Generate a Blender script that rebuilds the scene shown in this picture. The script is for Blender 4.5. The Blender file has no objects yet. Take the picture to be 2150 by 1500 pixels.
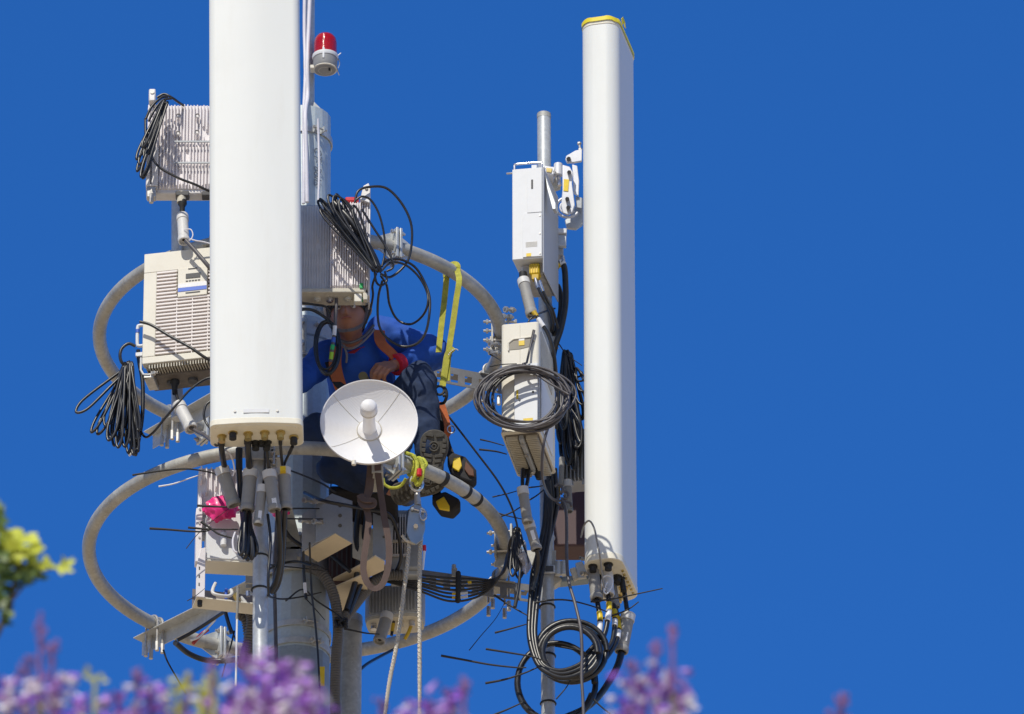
import bpy, bmesh, math, random
from math import sin, cos, pi, radians, sqrt, atan2, tan
from mathutils import Vector as V, Matrix as MX, noise as NZ
random.seed(11)
sc = bpy.context.scene
col = sc.collection
# ------------------------------------------------------------------ camera model (photo pixels 2150 x 1500)
PITCH = radians(30.7); DIST = 45.0; F = 470.0*DIST
AX = 630.0                                   # photo column of the mast axis
ZC = 1.6 + DIST*sin(PITCH)                   # height of the point in the middle of the photo
CAM = V(((1075-AX)/470.0, -DIST*cos(PITCH), 1.6))
RT = V((1,0,0)); FW = V((0,cos(PITCH),sin(PITCH))); UP = V((0,-sin(PITCH),cos(PITCH)))
def ray(px,py): return RT*((px-1075)/F) + UP*((750-py)/F) + FW
def P(px,py,Y):
    d = ray(px,py); return CAM + d*((Y-CAM.y)/d.y)
def Q(px,py,z):
    d = ray(px,py); return CAM + d*((z-CAM.z)/d.z)
def PP(lst): return [P(*q) for q in lst]
def pxm(v): return v/470.0
# ------------------------------------------------------------------ materials
MATS = {}
def mat(name, c, rough=.5, metal=0., var=.12, vscale=6., bump=.0, bscale=60., dirt=0., dirtc=(.16,.13,.1), spec=.5, coat=0., sheen=0., trans=0., mottled=0., streak=False, wave=None, sss=0):
    if name in MATS: return MATS[name]
    m = bpy.data.materials.new(name); m.use_nodes = True
    nt = m.node_tree; N = nt.nodes; L = nt.links; N.clear()
    out = N.new('ShaderNodeOutputMaterial'); b = N.new('ShaderNodeBsdfPrincipled'); L.new(b.outputs[0], out.inputs[0])
    b.inputs['Roughness'].default_value = rough; b.inputs['Metallic'].default_value = metal
    b.inputs['Specular IOR Level'].default_value = spec; b.inputs['Coat Weight'].default_value = coat
    b.inputs['Sheen Weight'].default_value = sheen; b.inputs['Transmission Weight'].default_value = trans
    if sss: b.inputs['Subsurface Weight'].default_value = sss; b.inputs['Subsurface Scale'].default_value = .01
    tc = N.new('ShaderNodeTexCoord'); mp = N.new('ShaderNodeMapping'); L.new(tc.outputs['Object'], mp.inputs[0])
    if streak: mp.inputs['Scale'].default_value = (1,1,.12)
    n1 = N.new('ShaderNodeTexNoise'); n1.inputs['Scale'].default_value = vscale; n1.inputs['Detail'].default_value = 6; n1.inputs['Roughness'].default_value=.6
    L.new(mp.outputs[0], n1.inputs['Vector'])
    r1 = N.new('ShaderNodeValToRGB'); r1.color_ramp.elements[0].position=.3; r1.color_ramp.elements[1].position=.7
    c1 = [max(0,x*(1-var)) for x in c]; c2=[min(1,x*(1+var)) for x in c]
    r1.color_ramp.elements[0].color=(*c1,1); r1.color_ramp.elements[1].color=(*c2,1)
    L.new(n1.outputs['Fac'], r1.inputs[0]); cur = r1.outputs[0]
    if mottled:
        v = N.new('ShaderNodeTexVoronoi'); v.inputs['Scale'].default_value = 70; L.new(tc.outputs['Object'], v.inputs['Vector'])
        rr = N.new('ShaderNodeValToRGB'); rr.color_ramp.elements[0].color=(1-mottled,)*3+(1,); rr.color_ramp.elements[1].color=(1,1,1,1)
        L.new(v.outputs['Color'], rr.inputs[0])
        mm = N.new('ShaderNodeMix'); mm.data_type='RGBA'; mm.blend_type='MULTIPLY'; mm.inputs[0].default_value=1
        L.new(cur, mm.inputs[6]); L.new(rr.outputs[0], mm.inputs[7]); cur = mm.outputs[2]
    if dirt:
        n2 = N.new('ShaderNodeTexNoise'); n2.inputs['Scale'].default_value = vscale*2.3; n2.inputs['Detail'].default_value=9; n2.inputs['Roughness'].default_value=.75
        L.new(mp.outputs[0], n2.inputs['Vector'])
        r2 = N.new('ShaderNodeValToRGB'); r2.color_ramp.elements[0].position=.5; r2.color_ramp.elements[1].position=.78
        r2.color_ramp.elements[1].color=(dirt,)*3+(1,); r2.color_ramp.elements[0].color=(0,0,0,1)
        L.new(n2.outputs['Fac'], r2.inputs[0])
        mm = N.new('ShaderNodeMix'); mm.data_type='RGBA'; L.new(r2.outputs[0], mm.inputs[0]); L.new(cur, mm.inputs[6]); mm.inputs[7].default_value=(*dirtc,1); cur=mm.outputs[2]
    L.new(cur, b.inputs['Base Color'])
    mr = N.new('ShaderNodeMapRange'); mr.inputs['To Min'].default_value=max(.02,rough-.08); mr.inputs['To Max'].default_value=min(1,rough+.12)
    L.new(n1.outputs['Fac'], mr.inputs[0]); L.new(mr.outputs[0], b.inputs['Roughness'])
    if bump or wave:
        bp = N.new('ShaderNodeBump'); bp.inputs['Strength'].default_value = bump or .5; bp.inputs['Distance'].default_value=.004
        if wave:
            w = N.new('ShaderNodeTexWave'); w.wave_type = wave[0]; w.inputs['Scale'].default_value=wave[1]; w.inputs['Distortion'].default_value=wave[2]
            if wave[0]=='BANDS': w.bands_direction = wave[3]
            else: w.rings_direction = wave[3]
            L.new(tc.outputs['Object'], w.inputs['Vector']); L.new(w.outputs['Fac'], bp.inputs['Height'])
        else:
            n3 = N.new('ShaderNodeTexNoise'); n3.inputs['Scale'].default_value=bscale; n3.inputs['Detail'].default_value=5
            L.new(tc.outputs['Object'], n3.inputs['Vector']); L.new(n3.outputs['Fac'], bp.inputs['Height'])
        L.new(bp.outputs[0], b.inputs['Normal'])
    MATS[name]=m; return m
WHITE = mat('radome_white',(.775,.79,.775),.42,var=.03,vscale=2.5,dirt=.55,dirtc=(.69,.68,.635),spec=.3,streak=True,bump=.35,bscale=4)
CAPW = mat('cap_bounce',(.82,.78,.66),.55,var=.05,dirt=.25,dirtc=(.55,.46,.30),vscale=14)  # warm ground bounce mixed into the cap colour, plus dirt
GALV = mat('galvanized_steel',(.48,.475,.45),.55,metal=.25,var=.2,vscale=7,mottled=.22,dirt=.5,dirtc=(.30,.27,.22),bump=.12,bscale=120)
GALVB = mat('galvanized_bright',(.60,.62,.63),.42,metal=.35,var=.12,vscale=9,mottled=.16,dirt=.22,dirtc=(.34,.33,.3),bump=.08,bscale=140)
MAST = mat('mast_zinc',(.33,.38,.42),.5,metal=.25,var=.16,vscale=4,mottled=.14,dirt=.3,dirtc=(.24,.25,.24),streak=True,bump=.08,bscale=80)
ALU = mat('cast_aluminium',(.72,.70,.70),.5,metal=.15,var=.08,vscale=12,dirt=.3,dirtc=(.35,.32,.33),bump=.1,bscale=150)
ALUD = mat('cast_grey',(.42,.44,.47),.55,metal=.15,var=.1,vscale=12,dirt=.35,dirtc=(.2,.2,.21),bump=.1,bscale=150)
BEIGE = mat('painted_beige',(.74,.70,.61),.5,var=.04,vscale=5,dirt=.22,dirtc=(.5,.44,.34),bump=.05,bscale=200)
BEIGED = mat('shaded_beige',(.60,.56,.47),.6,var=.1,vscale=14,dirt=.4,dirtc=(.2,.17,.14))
PINKW = mat('slat_white',(.80,.74,.72),.5,var=.04,vscale=9,dirt=.15,dirtc=(.5,.42,.38))
LGREY = mat('enclosure_light_grey',(.72,.73,.75),.45,var=.04,vscale=6,dirt=.18,dirtc=(.45,.44,.45),bump=.05,bscale=200)
DGREY = mat('dark_grey',(.08,.08,.085),.6,var=.2,vscale=20)
BLACK = mat('cable_black',(.018,.018,.021),.34,var=.3,vscale=30,spec=.6,bump=.05,bscale=90)
BLACKM = mat('rubber_black',(.02,.02,.022),.6,var=.3,vscale=30)
GCAB = mat('cable_grey',(.10,.092,.10),.42,var=.2,vscale=30)
WCAB = mat('cable_white',(.72,.70,.76),.45,var=.05,vscale=12,dirt=.2,dirtc=(.4,.38,.42))
BOOT = mat('shrink_grey',(.30,.29,.275),.62,var=.08,vscale=18,dirt=.25,dirtc=(.16,.15,.14))
BOOTL = mat('boot_light_grey',(.62,.61,.60),.5,var=.08,vscale=18,dirt=.25,dirtc=(.35,.33,.31))
TYEL = mat('tape_yellow',(.80,.56,.02),.45,var=.1,vscale=30,dirt=.3,dirtc=(.35,.24,.03))
TWHT = mat('tape_white',(.78,.78,.80),.45,var=.06,vscale=30)
TBLU = mat('tape_blue',(.05,.13,.55),.45,var=.15,vscale=30)
TGRN = mat('tape_green',(.02,.42,.12),.4,var=.15,vscale=30)
TLIM = mat('tape_lime',(.35,.62,.03),.4,var=.15,vscale=30)
CHROME = mat('steel_bright',(.62,.62,.65),.25,metal=.9,var=.1,vscale=20)
BOLT = mat('bolt_zinc',(.55,.53,.50),.4,metal=.6,var=.2,vscale=40,dirt=.4,dirtc=(.22,.15,.1))
BRASS = mat('brass',(.55,.42,.16),.35,metal=.8,var=.2,vscale=40)
CONDUIT = mat('conduit_grey',(.125,.115,.105),.5,var=.12,vscale=12,dirt=.3,dirtc=(.12,.1,.09))
RED = mat('red_paint',(.62,.02,.03),.4,var=.1)
ROPE = mat('rope_cream',(.66,.60,.50),.85,var=.12,vscale=30,wave=('BANDS',60,1.2,'DIAGONAL'),bump=1)
YROPE = mat('rope_yellow',(.50,.52,.06),.75,var=.35,vscale=60,bump=.8,bscale=200)
YWEB = mat('webbing_yellow',(.52,.50,.07),.8,var=.22,vscale=30,wave=('BANDS',70,.6,'Z'),bump=.7)
BWEB = mat('webbing_brown',(.125,.085,.075),.85,var=.12,vscale=20,wave=('BANDS',80,.6,'Z'),bump=.6)
ORANGE = mat('webbing_orange',(.50,.13,.04),.75,var=.14,vscale=18,wave=('BANDS',80,.5,'Z'),bump=.4)
SHIRT = mat('shirt_blue',(.014,.085,.42),.8,var=.16,vscale=9,bump=.7,bscale=22,sheen=.0)
JEANS = mat('trousers_navy',(.015,.030,.075),.85,var=.3,vscale=14,bump=.5,bscale=30,sheen=.0)
SKIN = mat('skin',(.40,.18,.11),.5,var=.10,vscale=18,bump=.12,bscale=160,sss=.08)
CUFF = mat('cuff_red',(.62,.02,.05),.75,var=.12,vscale=20,bump=.3)
BOOTM = mat('boot_leather',(.05,.045,.042),.6,var=.25,vscale=16,bump=.25)
SOLE = mat('boot_sole',(.075,.068,.058),.75,var=.2,vscale=30,dirt=.5,dirtc=(.18,.155,.12),bump=.3,bscale=90)
HAIRM = mat('hair_black',(.02,.017,.015),.6,var=.3,vscale=60)
PINK = mat('plastic_pink',(.80,.02,.22),.38,var=.15,vscale=20,bump=.5,bscale=30,coat=.3)
LENS = mat('lens_red',(.62,.004,.008),.12,var=.05,trans=.35,coat=.6,wave=('BANDS',26,0,'Z'),bump=.35)
SHADEBK = mat('shaded_dark',(.085,.045,.05),.6,var=.1,vscale=4)  # dark colour holds the shade on parts behind
CLEAR = mat('clear_film',(.80,.78,.84),.15,var=.1,vscale=20,trans=.5,bump=.9,bscale=40)
INK = mat('ink',(.10,.12,.16),.6)
# ------------------------------------------------------------------ mesh builder
class MB:
    def __init__(s): s.v=[]; s.f=[]
    def add(s, vs, fs):
        o=len(s.v); s.v += [V(x) for x in vs]; s.f += [tuple(i+o for i in f) for f in fs]; return s
    def box(s, a, b, M=None):
        (x0,y0,z0),(x1,y1,z1)=a,b
        vs=[V(q) for q in ((x0,y0,z0),(x1,y0,z0),(x1,y1,z0),(x0,y1,z0),(x0,y0,z1),(x1,y0,z1),(x1,y1,z1),(x0,y1,z1))]
        if M is not None: vs=[M@q for q in vs]
        return s.add(vs,[(0,3,2,1),(4,5,6,7),(0,1,5,4),(1,2,6,5),(2,3,7,6),(3,0,4,7)])
    def cbox(s, c, size, M=None):
        return s.box([c[i]-size[i]/2 for i in range(3)],[c[i]+size[i]/2 for i in range(3)],M)
    def prism(s, poly, t0, t1, M):
        # poly in local xz, extruded along local y
        n=len(poly)
        vs=[M@V((x,t0,z)) for x,z in poly]+[M@V((x,t1,z)) for x,z in poly]
        fs=[tuple(range(n)),tuple(range(2*n-1,n-1,-1))]+[(i,i+n,(i+1)%n+n,(i+1)%n) for i in range(n)]
        return s.add(vs,fs)
    def plan(s, poly, z0, z1, M=None, dz=None):
        n=len(poly); M=M or MX()
        vs=[M@V((x,y,z0)) for x,y in poly]+[M@V((x,y,z1)) for x,y in poly]
        fs=[tuple(range(n-1,-1,-1)),tuple(range(n,2*n))]+[(i,(i+1)%n,(i+1)%n+n,i+n) for i in range(n)]
        return s.add(vs,fs)
    def tube(s, pts, r, seg=8, closed=False, caps=True, flat=None):
        pts=[V(p) for p in pts]; n=len(pts)
        if n<2: return s
        rs = r if isinstance(r,(list,tuple)) else [r]*n
        tang=[]
        for i in range(n):
            a=pts[(i-1)%n] if (closed or i>0) else pts[i]; b=pts[(i+1)%n] if (closed or i<n-1) else pts[i]
            t=(b-a); tang.append(t.normalized() if t.length>1e-9 else V((0,0,1)))
        t0=tang[0]; u=t0.orthogonal().normalized(); vs=[]
        for i in range(n):
            t=tang[i]; u=(u-t*u.dot(t)); u = u.normalized() if u.length>1e-6 else t.orthogonal().normalized()
            w=t.cross(u)
            for k in range(seg):
                a=2*pi*k/seg; vs.append(pts[i]+u*cos(a)*rs[i]+w*sin(a)*rs[i])
        fs=[]
        m=n if closed else n-1
        for i in range(m):
            j=(i+1)%n
            for k in range(seg):
                k2=(k+1)%seg; fs.append((i*seg+k,i*seg+k2,j*seg+k2,j*seg+k))
        if not closed and caps:
            fs.append(tuple(range(seg-1,-1,-1))); fs.append(tuple((n-1)*seg+k for k in range(seg)))
        return s.add(vs,fs)
    def cyl(s,a,b,r,r2=None,seg=20): return s.tube([a,b],[r,r if r2 is None else r2],seg)
    def lathe(s, prof, M=None, seg=32, ang=2*pi):
        M=M or MX(); n=len(prof); vs=[]; full=abs(ang-2*pi)<1e-6; ns=seg if full else seg+1
        for k in range(ns):
            a=ang*k/seg
            for r,z in prof: vs.append(M@V((r*cos(a),r*sin(a),z)))
        fs=[]
        for k in range(seg):
            k2=(k+1)%ns
            for i in range(n-1):
                fs.append((k*n+i,k2*n+i,k2*n+i+1,k*n+i+1))
        return s.add(vs,fs)
    def ball(s,c,r,seg=12,rings=8,M=None,sc3=(1,1,1)):
        c=V(c); vs=[]; fs=[]
        for i in range(1,rings):
            t=pi*i/rings
            for k in range(seg):
                a=2*pi*k/seg; q=V((r*sin(t)*cos(a)*sc3[0],r*sin(t)*sin(a)*sc3[1],r*cos(t)*sc3[2]))
                vs.append(c+(M@q if M is not None else q))
        q=V((0,0,r*sc3[2])); q=M@q if M is not None else q
        vs.append(c+q); vs.append(c-q); T=len(vs)-2; B=T+1
        for i in range(rings-2):
            for k in range(seg):
                k2=(k+1)%seg; fs.append((i*seg+k,(i+1)*seg+k,(i+1)*seg+k2,i*seg+k2))
        for k in range(seg):
            k2=(k+1)%seg; fs.append((T,k,k2)); fs.append((B,(rings-2)*seg+k2,(rings-2)*seg+k))
        return s.add(vs,fs)
    def capsule(s,a,b,r1,r2,seg=16):
        s.tube([a,b],[r1,r2],seg); s.ball(a,r1,seg,8); s.ball(b,r2,seg,8); return s
    def ribbon(s, pts, w, t, nrm):
        # flat webbing, nrm = direction of the flat normal (vector or list)
        pts=[V(p) for p in pts]; n=len(pts); vs=[]
        for i in range(n):
            tg=(pts[min(i+1,n-1)]-pts[max(i-1,0)]).normalized()
            nn=V(nrm[i] if isinstance(nrm,list) else nrm); nn=(nn-tg*nn.dot(tg)).normalized(); sd=tg.cross(nn)
            for a,b in ((-1,-1),(1,-1),(1,1),(-1,1)): vs.append(pts[i]+sd*a*w/2+nn*b*t/2)
        fs=[]
        for i in range(n-1):
            for k in range(4): fs.append((i*4+k,i*4+(k+1)%4,(i+1)*4+(k+1)%4,(i+1)*4+k))
        fs.append((3,2,1,0)); fs.append(tuple((n-1)*4+k for k in range(4)))
        return s.add(vs,fs)
    def hexbolt(s,a,b,r=.011,h=.009):
        # shank from a to b with hex heads at both ends
        a=V(a);b=V(b);d=(b-a).normalized()
        s.tube([a,b],r*.5,8); s.tube([a,a+d*h],r,6); s.tube([b-d*h*2.2,b-d*h*1.2],r,6); return s
def catmull(pts, k=6, closed=False):
    pts=[V(p) for p in pts]; n=len(pts); out=[]
    m=n if closed else n-1
    for i in range(m):
        p1=pts[i]; p2=pts[(i+1)%n]
        p0=pts[(i-1)%n] if (closed or i>0) else p1*2-p2
        p3=pts[(i+2)%n] if (closed or i<n-2) else p2*2-p1
        for j in range(k):
            t=j/k; t2=t*t; t3=t2*t
            out.append(.5*((2*p1)+(p2-p0)*t+(2*p0-5*p1+4*p2-p3)*t2+(3*p1-p0-3*p2+p3)*t3))
    if not closed: out.append(pts[-1])
    return out
WL = {}
def link(o, parent, wl):
    col.objects.link(o)
    if parent is not None:
        o.parent=parent; o.location = wl - WL[parent.name]
    else: o.location = wl
    WL[o.name]=wl
def meshobj(name, mb, m, parent=None, loc=None, bevel=0, smooth=40, label=None):
    wl = V(loc) if loc is not None else (WL[parent.name].copy() if parent is not None else (mb.v[0].copy() if mb.v else V((0,0,0))))
    me = bpy.data.meshes.new(name); me.from_pydata([tuple(q-wl) for q in mb.v],[],mb.f); me.validate()
    bm=bmesh.new(); bm.from_mesh(me); bmesh.ops.recalc_face_normals(bm,faces=bm.faces); bm.to_mesh(me); bm.free()
    me.materials.append(m)
    if smooth:
        me.polygons.foreach_set('use_smooth',[True]*len(me.polygons)); me.set_sharp_from_angle(angle=radians(smooth))
    o=bpy.data.objects.new(name,me); link(o,parent,wl)
    if bevel:
        b=o.modifiers.new('Bevel','BEVEL'); b.width=bevel; b.segments=2; b.limit_method='ANGLE'; b.angle_limit=radians(35)
    if label: o['label']=label
    return o
def tag(o,label,cat,group=None,kind=None):
    o['label']=label; o['category']=cat
    if group: o['group']=group
    if kind: o['kind']=kind
    return o
def thing(name,label,cat,loc,group=None):
    o=bpy.data.objects.new(name,None); o.empty_display_size=.1; link(o,None,V(loc)); return tag(o,label,cat,group)
def single(name,mb,m,label,cat,group=None,**k):
    return tag(meshobj(name,mb,m,None,**k),label,cat,group)
part=meshobj
class Fr:
    """upright device frame: front-bottom edge seen from photo pixel a (at depth Ya) to pixel b at the same height"""
    def __init__(s,a,Ya,b,w=None):
        p=P(*a,Ya); q=Q(*b,p.z); d=(q-p); s.w=d.length if w is None else w; x=d.normalized(); y=V((-x.y,x.x,0)); z=V((0,0,1))
        s.M=MX(((x.x,y.x,0,p.x),(x.y,y.y,0,p.y),(0,0,1,p.z),(0,0,0,1))); s.p=p
    def __call__(s,x,y,z): return s.M@V((x,y,z))
HPX=1/404.0
def roundrect(w,d,r,n=6,x0=0,y0=0):
    pts=[]
    for cx,cy,a0 in ((w-r,r,-pi/2),(w-r,d-r,0),(r,d-r,pi/2),(r,r,pi)):
        for i in range(n+1):
            a=a0+pi/2*i/n; pts.append((x0+cx+r*cos(a),y0+cy+r*sin(a)))
    return pts
def cable(label,pts,rpx,m=None,name='cable',cat='cable',group=None,bands=(),k=6,seg=8,closed=False):
    pth=catmull(PP(pts),k,closed); r=pxm(rpx)
    o=single(name,MB().tube(pth,r,seg,closed),m or BLACK,label,cat,group,smooth=60)
    n=len(pth)
    for t0,t1,bmt,nm in bands:
        i0=int(t0*(n-1)); i1=max(i0+1,int(t1*(n-1)))
        part(nm,MB().tube(pth[i0:i1+1],r*1.22,12),bmt,o,smooth=60)
    return o
def boot_mb(a,b,r,ribs=0,taper=.96):
    """grey cold-shrink sleeve: lipped tube from a to b"""
    a=V(a);b=V(b);d=b-a;L=d.length
    q=d.to_track_quat('Z','Y').to_matrix().to_4x4(); M=MX.Translation(a)@q
    pr=[(r*.35,-.001),(r*.92,-.001),(r*1.06,.003),(r*1.06,L*.10),(r*.96,L*.13)]
    n=ribs or 14
    for i in range(n):
        z=L*(.14+.7*i/n); pr+= [(r*.965,z),(r*.995,z+L*.7/n*.4),(r*.965,z+L*.7/n*.8)]
    pr+=[(r*.96,L*.86),(r*1.08,L*.88),(r*1.08,L*.97),(r*.98,L),(r*.8,L),(r*.76,L*.93),(r*.3,L*.93)]
    return MB().lathe(pr,M,20)
def boot(label,a,b,rpx,m=None,group='grey weatherproof sleeves on the connectors',name='connector_sleeve',collar=True,tagp=None):
    A=P(*a);B=P(*b); o=single(name,boot_mb(A,B,pxm(rpx)),m or BOOT,label,'connector sleeve',group,smooth=50)
    if collar:
        d=(B-A).normalized(); part('collar',MB().tube([A-d*.004,A+d*.03],pxm(rpx)*1.10,20),BOOTL,o)
    if tagp:
        d=(B-A); s_=d.cross(FW).normalized(); c=A+d*tagp-FW*pxm(rpx)*1.02
        dn=d.normalized(); M=MX(((s_.x,FW.x,dn.x,c.x),(s_.y,FW.y,dn.y,c.y),(s_.z,FW.z,dn.z,c.z),(0,0,0,1)))
        part('sticker',MB().cbox((pxm(rpx)*.15,0,0),(pxm(rpx)*.7,.003,.045),M),TWHT,o)
    return o
def coil(label,c,Y,rx,ry,n,rpx,m=None,name='cable_coil',cat='cable coil',seed=0,jit=.09,drift=(0,0),tails=(),yw=.05,ph0=0,group=None,seg=7):
    rd=random.Random(seed); pts=[]; S=20
    offs=[(rd.uniform(-jit,jit),rd.uniform(-jit,jit),rd.uniform(-jit,jit),rd.uniform(-jit,jit),rd.uniform(-.5,.5)) for _ in range(n+1)]
    for i in range(int(n*S)):
        a=ph0+2*pi*i/S; j=int(i/S); f=(i%S)/S
        def lp(k): return offs[j][k]*(1-f)+offs[min(j+1,n)][k]*f
        x=c[0]+rx*(1+lp(0))*cos(a)+rx*lp(2)+drift[0]*i/(n*S); y=c[1]-ry*(1+lp(1))*sin(a)+ry*lp(3)+drift[1]*i/(n*S)
        pts.append(P(x,y,Y+yw*lp(4)+yw*.8*(j/n-.5)))
    if tails:
        t0,t1=tails
        if t0: pts=PP(t0)+pts
        if t1: pts=pts+PP(t1)
    pth=catmull(pts,2)
    return single(name,MB().tube(pth,pxm(rpx),seg),m or BLACK,label,cat,group,smooth=70)
def hank(label,top,bots,Y,rpx,m=None,seed=0,name='cable_coil',cat='cable coil',spread=6,group=None,wf=.25,yj=.05,tails=None):
    rd=random.Random(seed); mb=MB()
    for (bx,by,w) in bots:
        tx=top[0]+rd.uniform(-spread,spread); ty=top[1]+rd.uniform(-spread*.5,spread*.5); yy=Y+rd.uniform(-yj,yj)
        dx=bx-tx; dy=by-ty; L=math.hypot(dx,dy); nx,ny=-dy/L,dx/L
        lp=[(tx,ty,yy),(tx+dx*.45+nx*w*.75,ty+dy*.45+ny*w*.75,yy+.01),(tx+dx*.85+nx*w,ty+dy*.85+ny*w,yy),(bx,by,yy-.01),
            (tx+dx*.85-nx*w,ty+dy*.85-ny*w,yy-.02),(tx+dx*.45-nx*w*.6,ty+dy*.45-ny*w*.6,yy-.02)]
        mb.tube(catmull(PP(lp),7,True),pxm(rpx),7,closed=True)
    if tails:
        for t in tails: mb.tube(catmull(PP(t),6),pxm(rpx),7)
    return single(name,mb,m or BLACK,label,cat,group,smooth=70)
def tie(label,pts,rpx=1.6,m=None,name='cable_tie',group=None,loop=None):
    pth=catmull(PP(pts),5); n=len(pth); r=pxm(rpx)
    mb=MB().tube(pth,[r*(1-.45*i/(n-1)) for i in range(n)],6)
    if loop: c,Yc,rr=loop; C=P(*c,Yc); mb.tube([C+V((cos(a)*pxm(rr),sin(a)*pxm(rr),0)) for a in [2*pi*i/20 for i in range(20)]],r,6,closed=True)
    return single(name,mb,m or BLACKM,label,'cable tie',group,smooth=70)
# ------------------------------------------------------------------ camera, sky, sun
cd=bpy.data.cameras.new('camera'); cam=bpy.data.objects.new('camera',cd); col.objects.link(cam); sc.camera=cam
cam.matrix_world=MX(((1,0,0,CAM.x),(0,UP.y,-FW.y,CAM.y),(0,UP.z,-FW.z,CAM.z),(0,0,0,1)))
cd.sensor_fit='HORIZONTAL'; cd.sensor_width=36; cd.lens=36*F/2150; cd.clip_start=.5; cd.clip_end=6000
cd.dof.use_dof=True; cd.dof.focus_distance=DIST/1.0-.9; cd.dof.aperture_fstop=8.3; cd.dof.aperture_blades=0
AZ=radians(21.5); EL=radians(49)
SUN=V((-sin(AZ)*cos(EL),-cos(AZ)*cos(EL),sin(EL)))
w=bpy.data.worlds.new('World'); sc.world=w; w.use_nodes=True; nt=w.node_tree; N=nt.nodes; L=nt.links
bg=N['Background']; sky=N.new('ShaderNodeTexSky'); sky.sky_type='NISHITA'; sky.sun_disc=False
sky.sun_elevation=EL; sky.sun_rotation=atan2(SUN.x,SUN.y); sky.altitude=1500; sky.air_density=.75; sky.dust_density=.15; sky.ozone_density=4.5
hs=N.new('ShaderNodeHueSaturation'); hs.inputs['Saturation'].default_value=1.12; hs.inputs['Value'].default_value=1.0; hs.inputs['Hue'].default_value=.5
mu=N.new('ShaderNodeMix'); mu.data_type='RGBA'; mu.blend_type='MULTIPLY'; mu.inputs[0].default_value=1; mu.inputs[7].default_value=(.34,1.03,1.76,1)
hs.inputs['Saturation'].default_value=1.0
tcw=N.new('ShaderNodeTexCoord'); dp_=N.new('ShaderNodeVectorMath'); dp_.operation='DOT_PRODUCT'; dp_.inputs[1].default_value=tuple(SUN)
mrw=N.new('ShaderNodeMapRange'); mrw.interpolation_type='SMOOTHSTEP'; mrw.inputs['From Min'].default_value=-.05; mrw.inputs['From Max'].default_value=.75
tin=N.new('ShaderNodeMix'); tin.data_type='RGBA'; tin.inputs[6].default_value=(.31,1.01,1.75,1); tin.inputs[7].default_value=(.76,.80,.86,1)
L.new(tcw.outputs['Generated'],dp_.inputs[0]); L.new(dp_.outputs['Value'],mrw.inputs[0]); L.new(mrw.outputs[0],tin.inputs[0]); L.new(tin.outputs[2],mu.inputs[7])
L.new(sky.outputs[0],hs.inputs['Color']); L.new(hs.outputs[0],mu.inputs[6]); L.new(mu.outputs[2],bg.inputs[0]); bg.inputs[1].default_value=.12
sl=bpy.data.lights.new('sun','SUN'); sl.energy=3.75; sl.angle=radians(.53); sl.color=(1,.95,.83)
so=bpy.data.objects.new('sun',sl); col.objects.link(so); so.location=(0,0,60); so.rotation_euler=SUN.to_track_quat('Z','Y').to_euler()
sc.view_settings.view_transform='Standard'; sc.view_settings.look='None'; sc.view_settings.exposure=0; sc.view_settings.gamma=1
sc.render.engine='CYCLES'
# ground: dry sandy lot, one sheet to the horizon
GRD=mat('dry_ground',(.50,.39,.25),.95,var=.25,vscale=.4,bump=.6,bscale=9,dirt=.4,dirtc=(.36,.27,.18))
g=MB().add([(-3000,-3000,0),(3000,-3000,0),(3000,3000,0),(-3000,3000,0)],[(0,1,2,3)])
o=meshobj('ground',g,GRD,None,loc=(0,0,0),smooth=0); o['kind']='structure'
# ------------------------------------------------------------------ monopole
ZU=P(AX,712,0).z; ZL=P(AX,1161,0).z; RU=422/470; RL=433/470
ZTOP=Q(AX,222,P(AX,222,-.12).z).z
t=thing('monopole','grey galvanized faceted monopole mast carrying both rings','mast',(0,0,0))
def facet(r,n=14): return [(r*cos(2*pi*(i+.5)/n),r*sin(2*pi*(i+.5)/n)) for i in range(n)]
def taper(mb,z0,z1,r0,r1,n=14,cx=0,cy=0):
    a=facet(r0,n); b=facet(r1,n)
    vs=[(x+cx,y+cy,z0) for x,y in a]+[(x+cx,y+cy,z1) for x,y in b]
    return mb.add(vs,[tuple(range(n-1,-1,-1)),tuple(range(n,2*n))]+[(i,(i+1)%n,(i+1)%n+n,i+n) for i in range(n)])
zs=P(AX,1345,-.15).z; zt=ZTOP
part('lower_section',taper(MB(),0,zs-.02,.46,.150),MAST,t,smooth=12)
part('upper_section',taper(MB(),zs-.02,zt,.146,.127,n=20),mat('mast_sunlit',(.56,.62,.63),.4,metal=.3,var=.12,vscale=4,mottled=.12,dirt=.2,dirtc=(.34,.36,.36),streak=True),t,smooth=12)  # upper section coloured brighter to stand in for sunlight
part('base_plate',MB().lathe([(0,.001),(.72,.001),(.72,.05),(.46,.05)],None,24),GALV,t)
c=MB(); 
c.add([(-.02,-.10,zt),(.09,-.08,zt),(.10,.05,zt),(-.03,.02,zt),(.035,-.06,zt+.075),(.05,-.02,zt+.075)],[(0,1,4),(1,2,5,4),(2,3,5),(3,0,4,5),(0,3,2,1)])
part('cap_gusset',c,GALVB,t,smooth=0)
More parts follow.
